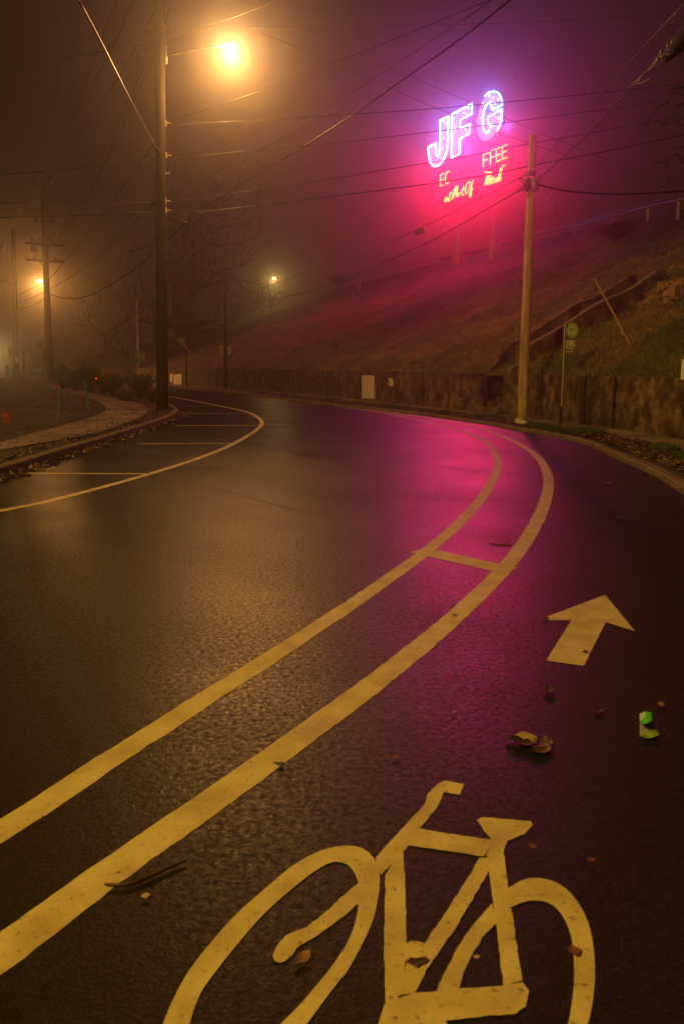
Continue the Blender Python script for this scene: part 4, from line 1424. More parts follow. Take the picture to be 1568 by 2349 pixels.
# block capitals (lists are straight strokes, tuples are curves)
neon([[(310, 360), (250, 385), (245, 565), (300, 545)], [(248, 475), (300, 450)]], K7)
neon([((395, 345), (370, 332), (345, 355), (330, 410), (325, 460), (335, 510), (360, 525), (385, 500))], K7)
neon([[(1010, 38), (922, 70), (922, 262)], [(922, 165), (988, 142)]], K7)
neon([[(858, 662), (815, 681), (815, 800)], [(815, 741), (848, 726)]], K1)
neon([[(908, 645), (868, 664), (868, 778), (908, 758)], [(868, 720), (903, 705)]], K1)
neon([[(965, 618), (922, 640), (922, 755), (962, 735)], [(922, 695), (960, 678)]], K1)
neon([((130, 458), (108, 450), (88, 478), (92, 530), (118, 570), (124, 605), (108, 636), (82, 632))], K7, False)
neon([[(172, 600), (176, 420)], ((176, 420), (205, 415), (212, 455), (200, 490), (175, 500))], K7, False)
neon([[(430, 335), (428, 480)]], K7, False)
neon([[(465, 470), (490, 310), (515, 445)], [(472, 420), (508, 400)]], K7, False)
neon([[(560, 290), (558, 425), (600, 405)]], K7, False)
neon([((805, 160), (785, 150), (765, 180), (750, 240), (758, 300), (780, 320), (800, 300))], K7, False)
neon([((850, 110), (825, 150), (818, 220), (828, 290), (850, 297), (872, 250), (880, 180), (868, 118), (850, 110))], K7, False)
# script row
neon([((312, 790), (335, 775), (350, 750), (340, 738), (322, 755), (310, 785), (316, 808), (338, 802), (352, 785))], K7, r=.042)
neon([((345, 800), (366, 755), (372, 775), (376, 795), (360, 806)), ((376, 800), (392, 780))], K7, r=.042)
neon([((412, 648), (398, 700), (384, 765), (394, 784), (414, 768)), [(382, 690), (426, 668)]], K7, r=.042)
neon([((500, 585), (470, 680), (440, 760), (432, 745), (442, 690), (470, 600), (500, 566), (520, 575), (514, 630), (488, 668))], K7, r=.044)
neon([((522, 672), (502, 672), (490, 700), (494, 725), (510, 722), (526, 685), (524, 718), (532, 724))], K7, r=.042)
neon([((534, 720), (548, 672), (560, 664), (568, 680))], K7, r=.042)
neon([((612, 556), (600, 620), (588, 690), (600, 708), (626, 690)), [(574, 632), (632, 606)]], K7, r=.042)
neon([((705, 495), (672, 512), (648, 580), (640, 640), (652, 675), (678, 662), (700, 600), (716, 530), (708, 496))], K7, r=.044)
neon([((772, 470), (758, 482), (742, 540), (722, 640), (704, 720), (714, 736), (730, 705), (738, 640)), [(715, 628), (765, 602)]], K7, r=.044)
neon([((940, 352), (965, 338), (1000, 350), (1050, 345)), ((936, 555), (960, 480), (990, 372), (985, 460), (972, 545), (1000, 470), (1036, 370), (1028, 450), (1016, 528), (1030, 528))], K7, r=.044)
neon([((1034, 492), (1062, 470), (1082, 432), (1068, 424), (1050, 455), (1046, 500), (1064, 515), (1086, 496))], K7, r=.042)
neon([((1138, 442), (1115, 440), (1098, 470), (1100, 500), (1118, 496), (1138, 455), (1134, 490), (1146, 496))], K7, r=.042)
neon([((1150, 486), (1185, 400), (1215, 305), (1212, 278), (1196, 288), (1172, 370), (1156, 450), (1166, 482), (1188, 466), (1204, 412))], K7, r=.044)
neon([[(1222, 226), (1226, 252)], [(1242, 230), (1244, 262)], [(1266, 222), (1264, 252)]], K7, r=.03)
neon([((150, 862), (160, 820), (172, 800), (178, 815), (176, 858)), ((182, 840), (214, 800), (208, 790), (190, 825), (194, 862), (218, 848))], K7, False)
neon([((272, 826), (300, 740), (318, 640), (308, 622), (296, 650)), ((318, 640), (332, 650), (326, 690), (300, 720), (308, 740), (300, 790), (270, 826))], K7, False)
neon([((795, 606), (812, 540), (836, 470)), ((800, 610), (826, 560), (834, 520))], K7, False)
neon([((862, 560), (886, 540), (892, 520), (874, 530), (866, 560), (880, 574), (896, 560)), ((905, 560), (915, 540), (910, 610))], K7, False)
# posts and frame
def s_post(x0, x1, ytop, ybot, name='sign_leg'):
    a = on_plane((x0 + x1) / 2, ytop, SP, SN); b = on_plane((x0 + x1) / 2, ybot, SP, SN)
    w = (on_plane(x1, ybot, SP, SN) - on_plane(x0, ybot, SP, SN)).length
    hz = b.z - 1.2
    mb = MB(); rot = Matrix((SD, -SN, Vector((0, 0, 1)))).transposed()
    mb.box(Vector((a.x, a.y, (a.z + hz) / 2)) - SN * .5, (w * .55, .2, a.z - hz), rot)
    return mb.build(name, M['sign_post'], sign)
s_post(1031.8, 1040.4, 533, 586); s_post(1113.8, 1124, 506, 575)
s_post(1028, 1030.2, 556, 588); s_post(1110.6, 1112.6, 532, 577)
mb = MB()
for poly in (LJ, LF, LG):
    c = (sum(p[0] for p in poly) / len(poly), sum(p[1] for p in poly) / len(poly))
    mb.tube(sgn(K1, [(c[0] - 45, c[1] + 22), (c[0] + 45, c[1] - 22)], -.3), .05, 6)
mb.tube(sgn(K1, [(330, 690), (820, 440)], -.36), .06, 6)
mb.tube(sgn(K1, [(300, 1045), (960, 725)], -.36), .025, 5)
mb.build('sign_frame', M['sign_post'], sign)
bxp = at_y(1047, 579, 69)
mb = MB(); mb.box(bxp - Vector((0, 0, .3)), (.5, .4, 1.0)); ob = mb.build('control_box', M['pole_wood'], origin=bxp - Vector((0, 0, .8))); tag(ob, 'small tan box on the crest beside the left sign leg', 'control box')

def sign_light(conv, pt, off, watts, col, rad):
    p = sgn(conv, [pt], off)[0]
    return luminaire('neon_light', p, watts, col, rad, sign, street=False)
RED = (1.0, .0, .022)
BLU = (.14, .16, 1.0)
def tube_bank(conv, pt, off, watts, col, sx, sy):
    """light thrown forward by a bank of tubes"""
    d = bpy.data.lights.new('neon_light', 'AREA')
    d.shape = 'RECTANGLE'; d.size = sx; d.size_y = sy
    d.energy = watts; d.color = col
    o = bpy.data.objects.new('neon_light', d)
    z = SN.copy(); x = SD.copy(); y = z.cross(x)
    m = Matrix((x, y, -z)).transposed()
    # a lamp shines along its own -Z
    m = Matrix((x, -y, -z)).transposed()
    o.matrix_world = Matrix.Translation(sgn(conv, [pt], off)[0]) @ m.to_4x4()
    COL.objects.link(o)
    mw = o.matrix_world.copy()
    o.parent = sign; o.matrix_parent_inverse = parent_world(sign).inverted()
    return o
for pt in ((270, 450), (500, 640), (700, 560), (960, 170), (1080, 440), (1150, 60)):
    tube_bank(K7, pt, .4, RED_W / 6, RED, 1.6, 1.0)
for pt in ((390, 560), (540, 430), (820, 300)):
    tube_bank(K1, pt, .3, BLUE_W * .5 / 3, BLU, 1.8, 3.2)
for pt in ((455, 470), (455, 640), (665, 480), (790, 430)):
    sign_light(K1, pt, -1.6, BLUE_W * .5 / 4, BLU, .3)

# ------------------------------------------------------------------ green stakes, rope, tag
def stake(x0, y0, x1, y1, r, label, on=None, mat='green_stake', hook=True):
    b = on_island(x1, y1) if on is None else at_y(x1, y1, on)
    if on is not None: b.z = min(b.z, isl_z(b.x, on) + .3)
    t = at_y(x0, y0, b.y)
    o = MB(); o.tube([b - Vector((0, 0, .15)), t], r, 6)
    if hook: o.box(t + Vector((-r, 0, -.02)), (r * 4, r * 2, r * 3))
    ob = o.build('fence_stake', M[mat], origin=b)
    return tag(ob, label, 'stake', 'stakes of the string fence on the lawn'), t
_, ts1 = stake(137.5, 896, 130, 968, .022, 'green stake nearest the road holding the string')
stake(194.6, 872, 206, 946, .026, 'leaning green stake in front of the middle bush')
stake(196, 880, 204, 924, .02, 'short green stake strapped to the leaning one', hook=False)
stake(147.5, 864, 152, 910, .02, 'green stake beside the first bush left of the tail lights')
stake(110.6, 860, 111.3, 900, .02, 'green stake in front of the far lit pole')
stake(77, 854, 79, 880, .028, 'dark stake with a hooked top right of the thin rod', on=50, mat='bollard')
stake(28.5, 846, 31, 876, .026, 'dark stake left of the notice pole', on=52, mat='bollard')
stake(50, 848, 51.5, 877, .026, 'dark stake right of the notice pole', on=52, mat='bollard')
b = at_y(17.5, 877, 52); b.z = isl_z(b.x, 52)
t = at_y(17, 838, 52)
o = MB(); o.tube([b - Vector((0, 0, .2)), t - Vector((0, 0, .03)), t], [.13, .13, .11], 10); tag(o.build('bollard', M['bollard'], origin=b), 'thick dark green bollard at the far left edge of the lawn', 'bollard')
b = at_y(55.5, 877, 54); b.z = isl_z(b.x, 54)
rod = empty('marker_rod', b, 'tall thin rod with a round knob left of the far lit pole', 'rod')
t = at_y(54.5, 808, 54)
o = MB(); o.tube([b - Vector((0, 0, .2)), at_y(55, 833, 54), t], [.06, .05, .012], 6); o.build('shaft', M['dark_metal'], rod)
o = MB(); o.blob(t, (.06, .06, .1), 1, .1, 8, 6); o.build('knob', M['dark_metal'], rod)
o = MB(); o.blob(on_hill(0, 0)[0] or at_y(6, 876, 48), (.1, .1, .1), 1, .1, 6, 4)
tgp = at_y(13, 950, ts1.y - 3.5)
o = MB(); o.tube(spline([ts1, ts1.lerp(tgp, .5) - Vector((0, 0, .05)), tgp, at_y(-60, 976, ts1.y - 5)], 6), .006, 5); tag(o.build('string', M['rope'], origin=ts1), 'thin string running left from the nearest green stake', 'string')
o = MB()
c = tgp - Vector((0, 0, .1)); vs = []
for i in range(4):
    for k in range(5): vs.append(c + Vector((-.085 + .17 * i / 3, .012 * math.sin(k * 1.7 + i), .12 - .24 * k / 4 + .02 * i / 3)))
o.add(vs, [(i * 5 + k, i * 5 + k + 1, i * 5 + k + 6, i * 5 + k + 5) for i in range(3) for k in range(4)])
o2 = o.build('warning_tag', M['red_tag'], origin=tgp); tag(o2, 'red fabric tag hanging on the string at the left edge', 'tag')
o = MB(); q = at_y(77, 856, 50); q2 = at_y(58, 863, 54); o.tube(spline([q, q.lerp(q2, .5) - Vector((0, 0, .12)), q2], 6), .012, 5); tag(o.build('string', M['rope'], origin=q), 'sagging rope between the hooked stake and the thin rod', 'string')

# ------------------------------------------------------------------ car behind the bushes
car = empty('parked_car', (0, 0, 0), 'dark car with red tail lights half hidden behind the bushes', 'car')
def car_body():
    mb = MB()
    prof = [(-2.1, .35), (-2.15, .62), (-2.05, .88), (-1.75, .95), (-1.2, 1.38), (.25, 1.42), (1.0, .98), (1.9, .86), (2.12, .62), (2.1, .3)]
    n = len(prof)
    vs = []
    for w in (-.86, .86):
        for y, z in prof:
            k = .80 if z > 1.2 else 1
            vs.append((w * k, y, z))
    fs = [tuple(range(n)), tuple(range(2 * n - 1, n - 1, -1))]
    for i in range(n):
        j = (i + 1) % n
        fs.append((i, i + n, j + n, j))
    mb.add(vs, fs)
    return mb
car_body().build('body', M['car_paint'], car)
mb = MB(); mb.add([(-.68, -1.80, .99), (.68, -1.80, .99), (.58, -1.27, 1.36), (-.58, -1.27, 1.36)], [(0, 1, 2, 3)]); gl_ = mb.build('rear_window', M['glass_dark'], car); gl_.location = (0, -.012, .012)
for sx in (-1, 1):
    mb = MB(); mb.box((sx * .66, -2.14, .72), (.34, .08, .14)); mb.build('tail_light', M['tail_light'], car)
    for yy in (-1.35, 1.35):
        w = MB()
        w.tube([(sx * .72, yy, .31), (sx * .9, yy, .31)], .31, 18)
        wo = w.build('wheel', M['rubber'], car)
        w = MB(); w.tube([(sx * .905, yy, .31), (sx * .915, yy, .31)], .19, 12); w.build('rim', M['steel'], wo)
mb = MB(); mb.box((0, -2.16, .6), (.5, .02, .12)); mb.build('number_plate', M['plate'], car)
mb = MB(); mb.box((0, -2.14, .42), (1.6, .08, .16)); mb.build('bumper', M['dark_metal'], car)
car.location = (-20.6, 62.5, -.02); car.rotation_euler = (0, 0, R(38))

# ------------------------------------------------------------------ bare trees
def bare_tree(name, base, h, r, seed, label, spread=.55, levels=4, lean=(0, 0), group=None, fork=.3, minr=.012):
    random.seed(seed)
    root = empty(name, base, label, 'tree', group)
    trunk, twig = MB(), MB()
    def grow(p, d, L, r0, lv):
        n = 5
        pts, q, dd = [p], p.copy(), d.copy()
        for k in range(n):
            dd = (dd + Vector((random.uniform(-1, 1), random.uniform(-1, 1), random.uniform(-.5, .9))) * .13).normalized()
            q = q + dd * (L / n); pts.append(q.copy())
        rr = [lerp(r0, r0 * .55, k / n) for k in range(n + 1)]
        (trunk if lv == levels else twig).tube(pts, rr, 8 if lv == levels else (5 if lv > 1 else 3), cap=False)
        if lv == 0: return
        nb = random.randint(3, 4) if lv < levels else 6
        for b in range(nb):
            t = random.uniform(fork, 1) if b else 1
            i = min(n, max(1, int(t * n)))
            ang = random.uniform(0, 2 * math.pi)
            ax = dd.orthogonal(); ax.rotate(Matrix.Rotation(ang, 3, dd))
            nd = (dd * (1 - spread) + ax * spread * random.uniform(.7, 1.2) + Vector((0, 0, .12))).normalized()
            grow(pts[i], nd, L * random.uniform(.58, .8), max(minr, rr[i] * random.uniform(.5, .68)), lv - 1)
    grow(Vector(base) - Vector((0, 0, .3)), Vector((lean[0], lean[1], 1)).normalized(), h * .36, r, levels)
    trunk.build('trunk', M['bark'], root, smooth=True)
    twig.build('branches', M['bark'], root, smooth=True)
    return root
tb = at_y(431, 775, 88)
bare_tree('bare_tree', tb - Vector((0, 0, 1.2)), 27, 1.3, 4, 'huge bare tree fading into the fog behind the near pole', spread=.6, levels=4, minr=.05, group='bare trees in the fog')
bare_tree('bare_tree', at_y(360, 806, 130) - Vector((0, 0, 1)), 23, .6, 9, 'smaller bare tree in the fog just left of the huge one', spread=.55, levels=4, minr=.03, group='bare trees in the fog')
bare_tree('bare_tree', at_y(250, 832, 135) - Vector((0, 0, 1.5)), 22, .5, 21, 'faint bare tree above the bushes in the lamp glow', spread=.55, levels=4, minr=.025, group='bare trees in the fog')
tl = at_y(622, 690, 104)
bare_tree('bare_tree', tl - Vector((0, 0, 1.)), 7.5, .22, 13, 'small twiggy tree in front of the far lit lamp', spread=.75, levels=4, minr=.022, group='bare trees in the fog')
# tree outside the right edge, its boughs reach into the view
tr_b = Vector((13.2, 22.5, 0)); tr_b.z = hill_z(13.2, 22.5)
tr = empty('bare_tree', tr_b, 'bare tree at the right edge with crooked boughs hanging into view', 'tree', 'bare trees in the fog')
TY = 21.5
mb = MB()
mb.tube(spline([tr_b - Vector((0, 0, .4)), tr_b + Vector((.2, -.3, 2.5)), tr_b + Vector((.1, -.6, 5.5)), tr_b + Vector((.6, -.6, 8.5))], 5), [lerp(.26, .1, k / 15) for k in range(16)], 10); mb.build('trunk', M['bark'], tr, smooth=True)
K9 = lambda a, b: (1118.4 + a / 3.487, b / 3.487)
tw = MB()
def bough(pts, r0, r1):
    P = spline([at_y(*K9(*p), TY + .25 * math.sin(p[0] * .013)) for p in pts], 4)
    tw.tube(P, [lerp(r0, r1, k / (len(P) - 1)) for k in range(len(P))], 5)
ANCH = (1700, 660); ANCH2 = (1700, 1180)
for pts, r0, r1 in (([ANCH, (1568, 692), (1480, 712), (1440, 820), (1425, 960), (1375, 1040)], .04, .012),
                    ([(1448, 805), (1330, 900), (1270, 985), (1190, 1022)], .022, .007), ([(1310, 918), (1290, 1030), (1305, 1190), (1305, 1230)], .016, .006),
                    ([(1288, 985), (1230, 1060), (1165, 1110)], .010, .005), ([(1304, 1180), (1230, 1225)], .009, .004),
                    ([(1425, 955), (1395, 1010), (1360, 1085)], .011, .004), ([(1425, 980), (1410, 1050), (1408, 1095)], .009, .004), ([(1480, 712), (1535, 740), (1600, 780)], .016, .008), ([(1470, 735), (1540, 760), (1600, 800)], .012, .006),
                    ([ANCH2, (1568, 1300), (1540, 1245), (1490, 1240), (1432, 1285), (1320, 1310)], .034, .008), ([(1434, 1284), (1428, 1400), (1450, 1478), (1505, 1560), (1490, 1638)], .020, .008),
                    ([(1450, 1475), (1380, 1500), (1300, 1570)], .010, .004), ([(1432, 1285), (1418, 1262), (1404, 1247)], .010, .005), ([(1430, 1340), (1410, 1350)], .009, .004),
                    ([ANCH, (1568, 820), (1510, 860), (1495, 920), (1530, 980), (1600, 1020)], .02, .008), ([(1568, 830), (1480, 850), (1440, 930)], .008, .004), ([ANCH2, (1600, 1160), (1520, 1190), (1480, 1160)], .014, .006),
                    ([ANCH2, (1600, 1320), (1540, 1270), (1500, 1290)], .016, .006), ([(1600, 920), (1540, 960), (1450, 985), (1340, 970), (1280, 985)], .012, .004)):
    bough(pts, r0, r1)
top_ = at_y(*K9(*ANCH), TY); tw.tube([tr_b + Vector((.6, -.6, 8.4)), top_], [.09, .05], 6)
t2_ = at_y(*K9(*ANCH2), TY); tw.tube([tr_b + Vector((.1, -.6, 5.5)), t2_], [.08, .04], 6)
tw.build('branches', M['bark'], tr, smooth=True)

# ------------------------------------------------------------------ bushes
def bush(base, w, h, seed, label, leafy=.6, stems=60, group='bushes along the footpath'):
    random.seed(seed)
    root = empty('bush', base, label, 'bush', group)
    st, lf = MB(), MB()
    for s in range(stems):
        an = random.uniform(0, 2 * math.pi); rad = random.random() ** .5
        tip = Vector((math.cos(an) * rad * w / 2, math.sin(an) * rad * w / 2, h * random.uniform(.72, 1.03) * (1 - .25 * rad * rad)))
        p0 = Vector((tip.x * .12, tip.y * .12, -.05)); m_ = Vector((tip.x * .5, tip.y * .5, tip.z * .6)) + Vector((random.uniform(-.05, .05),) * 3)
        P = [Vector(base) + q for q in (p0, m_, tip)]
        P = spline(P, 3)
        st.tube(P, [lerp(.012, .004, k / (len(P) - 1)) for k in range(len(P))], 3, cap=False)
        for k in range(random.randint(5, 9)):
            t = random.uniform(.4, 1); i = int(t * (len(P) - 2)); q = P[i].lerp(P[i + 1], random.random())
            dv = Vector((random.uniform(-1, 1), random.uniform(-1, 1), random.uniform(.1, 1.2))).normalized()
            L = random.uniform(.10, .28); e = q + dv * L
            st.tube([q, e], [.005, .0025], 3, cap=False)
            for j in range(int(8 * leafy)):
                c = q.lerp(e, random.random()) + Vector((random.uniform(-.02, .02),) * 3)
                a = Vector((random.uniform(-1, 1), random.uniform(-1, 1), random.uniform(-1, 1))).normalized(); b = a.orthogonal(); s_ = random.uniform(.018, .04)
                lf.add([c - a * s_, c + b * s_ * .5, c + a * s_, c - b * s_ * .5], [(0, 1, 2, 3)])
    st.build('stems', M['bark'], root)
    lf.build('foliage', M['bush_leaf'], root)
for x, y, wpx, ytop, seed, lf, lab in ((148, 893, 60, 836, 1, .45, 'leftmost bush beside the far lit pole'), (205, 900, 78, 828, 2, .4, 'largest dark bush with red tail lights glowing through'), (262, 910, 62, 851, 3, .35, 'sparse twiggy bush between the large bush and the signpost'), (322, 915, 78, 850, 4, .5, 'rightmost bush below the green direction sign')):
    b = on_island(x, y); px = b.y / FPX
    bush(b, wpx * px * 1.05, (y - ytop) * px, seed, lab, lf, stems=110)
for x, y, wpx, hpx, seed, lab in ((172, 897, 50, 52, 15, 'low dark bush filling the gap between the two left bushes'), (240, 905, 46, 45, 16, 'low bush tucked against the right side of the large bush'), (350, 921, 34, 30, 17, 'low scrub at the foot of the near pole'), (292, 921, 50, 26, 18, 'low ground scrub under the twiggy bush')):
    b = on_island(x, y); px = b.y / FPX
    bush(b, wpx * px, hpx * px, seed, lab, .8, 60)
# tall dry stalk above the bushes
b = on_island(302, 912)
o = MB(); P = spline([b, at_y(297, 860, b.y), at_y(293, 840, b.y), at_y(289, 812, b.y), at_y(280, 796, b.y)], 5); o.tube(P, .012, 4)
random.seed(3)
for t in range(40):
    x, y = random.choice([(280, 797), (283, 802), (285, 807), (288, 811), (292, 812), (295, 807), (290, 815), (294, 850)]); q = at_y(x + random.uniform(-2, 2), y + random.uniform(-3, 3), b.y)
    o.blob(q, (.035, .03, .045), t, .4, 5, 3)
tag(o.build('dry_stalk', M['bark'], origin=b), 'tall dry flower stalk sticking up above the bushes', 'plant')
# dome shrubs on the hill
for x, y, w, h, Y, seed, lab in ((780, 650, 62, 26, 92, 31, 'dome shaped dark shrub on the crest left of the unlit lamp'), (1415, 552, 92, 40, 47, 32, 'rounded dark shrub on the slope under the guard rail')):
    p = at_y(x, y, Y); p.z = hill_z(p.x, p.y) if Y < 60 else p.z - .3
    if Y < 60:
        hh, _ = on_hill(x, y); p = hh
    px = p.y / FPX
    bush(p, w * px, h * px, seed, lab, 1.2, 160, 'dome shrubs on the hill')
# ------------------------------------------------------------------ rocks, litter, leaves, grass
random.seed(21)
RB = lambda a, b: ((2450 + a / 4.697) / 1.7436, (1000 + b / 4.697) / 1.7436)
for k, (a, b, s) in enumerate(((1200, 860, .42), (1120, 930, .3), (1000, 760, .3), (880, 800, .26), (760, 860, .3), (620, 1020, .24), (900, 680, .26), (1060, 690, .3), (840, 900, .2), (1240, 720, .3), (700, 780, .22), (1310, 820, .34), (1310, 680, .34))):
    p, n = on_hill(*RB(a, b))
    if p is None: continue
    mb = MB(); mb.blob(p, (s, s * .8, s * .7), k + 3, .7, 9, 6)
    tag(mb.build('rock', M['rock'], origin=p), 'rough brown rock of the outcrop on the slope beside the stair top', 'rock', 'rocks of the outcrop beside the stairs')
p = on_z(1191, 971, .16)
mb = MB(); mb.box(p + Vector((0, -.2, .05)), (.34, .05, .1), Matrix.Rotation(.3, 3, 'Y') @ Matrix.Rotation(.4, 3, 'X')); tag(mb.build('paper_scrap', M['white'], origin=p), 'bright scrap of white paper at the foot of the right pole', 'paper')
p = at_y(1567, 860, 17.0)
mb = MB(); mb.box((p.x + .06, p.y, 1.43 + .19), (.22, .04, .42)); tag(mb.build('white_board', M['white'], origin=(p.x, p.y, 1.43)), 'white board standing on the wall top at the right edge', 'board')

def leaf_mesh(mat, w=.05, l=.08, curl=.3, seed=0):
    rnd = random.Random(seed)
    bm_v, fs = [], []
    n = 7
    for i in range(n):
        t = i / (n - 1)
        ww = w * max(.04, math.sin(math.pi * (t ** .8))) * (1 + rnd.uniform(-.25, .25))
        z = curl * l * ((t - .5) ** 2) * 2
        y = (t - .5) * l
        bm_v += [(-ww, y, z + curl * ww * .8), (0, y, z), (ww, y, z + curl * ww * (.8 + rnd.uniform(-.5, .5)))]
    for i in range(n - 1):
        for k in range(2):
            a = i * 3 + k
            fs.append((a, a + 1, a + 4, a + 3))
    me = bpy.data.meshes.new('fallen_leaf'); me.from_pydata(bm_v, [], fs); me.materials.append(M[mat]); return me
LM = [leaf_mesh('leaf_dry', .020, .07, .3, 1), leaf_mesh('leaf_red', .021, .06, .3, 2), leaf_mesh('leaf_dark', .028, .085, .25, 3), leaf_mesh('leaf_pale', .022, .06, .3, 4)]
def leaf(x, y, kind, label, s=1., rot=None, z=.009):
    p = on_z(x, y, 0)
    o = bpy.data.objects.new('fallen_leaf', LM[kind]); COL.objects.link(o)
    o.location = (p.x, p.y, z); o.scale = (s, s, s)
    o.rotation_euler = (random.uniform(-.1, .1), random.uniform(-.1, .1), random.uniform(0, 6.28) if rot is None else rot)
    return tag(o, label, 'leaf', 'leaves lying on the road')
leaf(1220, 1948, 1, 'small reddish leaf just below the saddle of the bicycle marking', .55)
leaf(1355, 1980, 1, 'reddish leaf right of the bicycle marking', .6)
leaf(1316, 2191, 1, 'reddish leaf lying on the rear wheel of the bicycle marking', .8)
leaf(693, 2207, 0, 'brown leaf inside the front wheel of the bicycle marking', .9)
leaf(955, 2215, 2, 'dark leaf on the pedals of the bicycle marking', .75)
leaf(905, 1742, 1, 'dark red leaf on the bare asphalt above the bicycle marking', .7)
leaf(1250, 1424, 2, 'dark leaf at the left tip of the arrow', .8)
leaf(1340, 1499, 2, 'dark sliver of leaf on the arrow shaft', .55)
leaf(1258, 1590, 2, 'black curled leaf below the arrow', 1.2, z=.012)
leaf(1372, 1636, 2, 'small black leaf between the arrow and the green wrapper', .8)
leaf(1515, 1624, 0, 'brown leaf just above the green wrapper', .8, z=.012)
leaf(1270, 1332, 2, 'small dark leaf above and left of the arrow', .6)
leaf(1040, 1638, 3, 'pale leaf tinted purple in the middle of the bike lane', .5)
leaf(640, 1757, 2, 'dark scrap on the right hand lane line', .6)
leaf(335, 2062, 3, 'pale leaf beside the dark twig', .55)
leaf(1092, 2203, 3, 'small pale leaf between the wheels of the bicycle marking', .35)
leaf(1040, 1414, 0, 'brown leaf on the lane line left of the arrow', .8)
leaf(1160, 1248, 2, 'dark twig like leaf between the two lane lines', 1.0)
leaf(460, 943, 3, 'bright pale leaf in a far parking bay', 3.2)
leaf(418, 970, 1, 'orange leaf in the gutter near the left pole', 2.5)
for (x, y, k) in ((1393, 1063, 3), (1322, 1048, 0), (1370, 1053, 1), (1440, 1089, 0), (1395, 1110, 3), (1480, 1122, 1), (1250, 1008, 2), (1330, 1082, 2), (1300, 1150, 1), (1420, 1190, 0)):
    leaf(x, y, k, 'small scattered leaf on the dark asphalt near the right kerb', 1.3)
# crumpled pale leaf with darker leaves below it in the bike lane
p = on_z(1210, 1705, 0)
cl = empty('leaf_clump', p, 'crumpled pale leaf over darker leaves in the bike lane', 'leaf clump')
for k, (dx, dy, s, mt, z, tilt) in enumerate(((.0, .03, 1.4, 'leaf_pale', .034, .08), (-.03, -.015, 1.6, 'leaf_dark', .012, .06), (.05, -.025, 1.4, 'leaf_dark', .012, -.06), (.02, -.10, 1.1, 'leaf_dark', .010, .05), (.06, -.09, .7, 'leaf_dry', .012, .12), (-.08, 0, .8, 'leaf_dark', .009, .05))):
    me = leaf_mesh(mt, .036, .085, -.3 if k == 0 else .25, 40 + k)
    o = bpy.data.objects.new('leaf', me); COL.objects.link(o); o.parent = cl
    o.location = (dx, dy, z); o.scale = (s,) * 3; o.rotation_euler = (random.uniform(-.1, .1), tilt, 1.4 + random.uniform(-.5, .5) + (k > 2) * 1.1)
# green wrapper
p = on_z(1484, 1672, 0)
wr = empty('wrapper', p, 'torn bright green wrapper on the asphalt at the right edge', 'wrapper')
def crumple(name, mat, poly, hz, seed):
    mb = MB(); rnd = random.Random(seed)
    q = [on_z(x, y, 0) for x, y in poly]
    c = sum(q, Vector()) / len(q)
    vs = [(v.x, v.y, hz + rnd.uniform(-.004, .01)) for v in q] + [(c.x, c.y, hz + .014)]
    n = len(q); mb.add(vs, [(i, (i + 1) % n, n) for i in range(n)])
    return mb.build(name, M[mat], wr)
crumple('green_flap', 'trash_green', [(1465, 1646), (1478, 1644), (1492, 1646), (1494, 1662), (1486, 1668), (1474, 1672), (1466, 1668)], .02, 1)
crumple('crumpled_foil', 'trash_olive', [(1465, 1670), (1472, 1674), (1478, 1684), (1492, 1682), (1504, 1684), (1512, 1694), (1500, 1700), (1482, 1701), (1466, 1697)], .014, 2)
# twig
P = spline([on_z(x, y, .012) for x, y in ((240, 2029), (275, 2030), (310, 2024), (360, 2003), (400, 1985), (428, 1974))], 5)
mb = MB(); mb.tube(P, [lerp(.004, .0075, math.sin(math.pi * k / (len(P) - 1))) for k in range(len(P))], 6)
tag(mb.build('twig', M['leaf_dark'], origin=P[0], smooth=True), 'dark bent twig lying across the right hand lane line', 'twig')
P = spline([on_z(x, y, .008) for x, y in ((1122, 1247), (1145, 1249), (1172, 1251))], 4)
mb = MB(); mb.tube(P, .006, 5); tag(mb.build('twig', M['leaf_dark'], origin=P[0]), 'short dark twig between the lane lines above the cross line', 'twig')

def litter(name, label, spots, n, seed, mats, size=(.03, .07), cat='leaf litter', zf=None, flat=.5):
    rnd = random.Random(seed)
    for mt, share in mats:
        mb = MB()
        for _ in range(int(n * share)):
            x, y, z = spots(rnd)
            s = rnd.uniform(*size); an = rnd.uniform(0, 6.28)
            u = Vector((math.cos(an), math.sin(an), rnd.uniform(-flat, flat))) * s
            v = Vector((-math.sin(an), math.cos(an), rnd.uniform(-flat, flat))) * s * .6
            c = Vector((x, y, z + rnd.uniform(.005, .04)))
            b = c + Vector((0, 0, -.01))
            mb.add([c - u, c + v * .9, c + u, c - v, b], [(0, 1, 4), (1, 2, 4), (2, 3, 4), (3, 0, 4)])
        yield mb.build(name, M[mt])
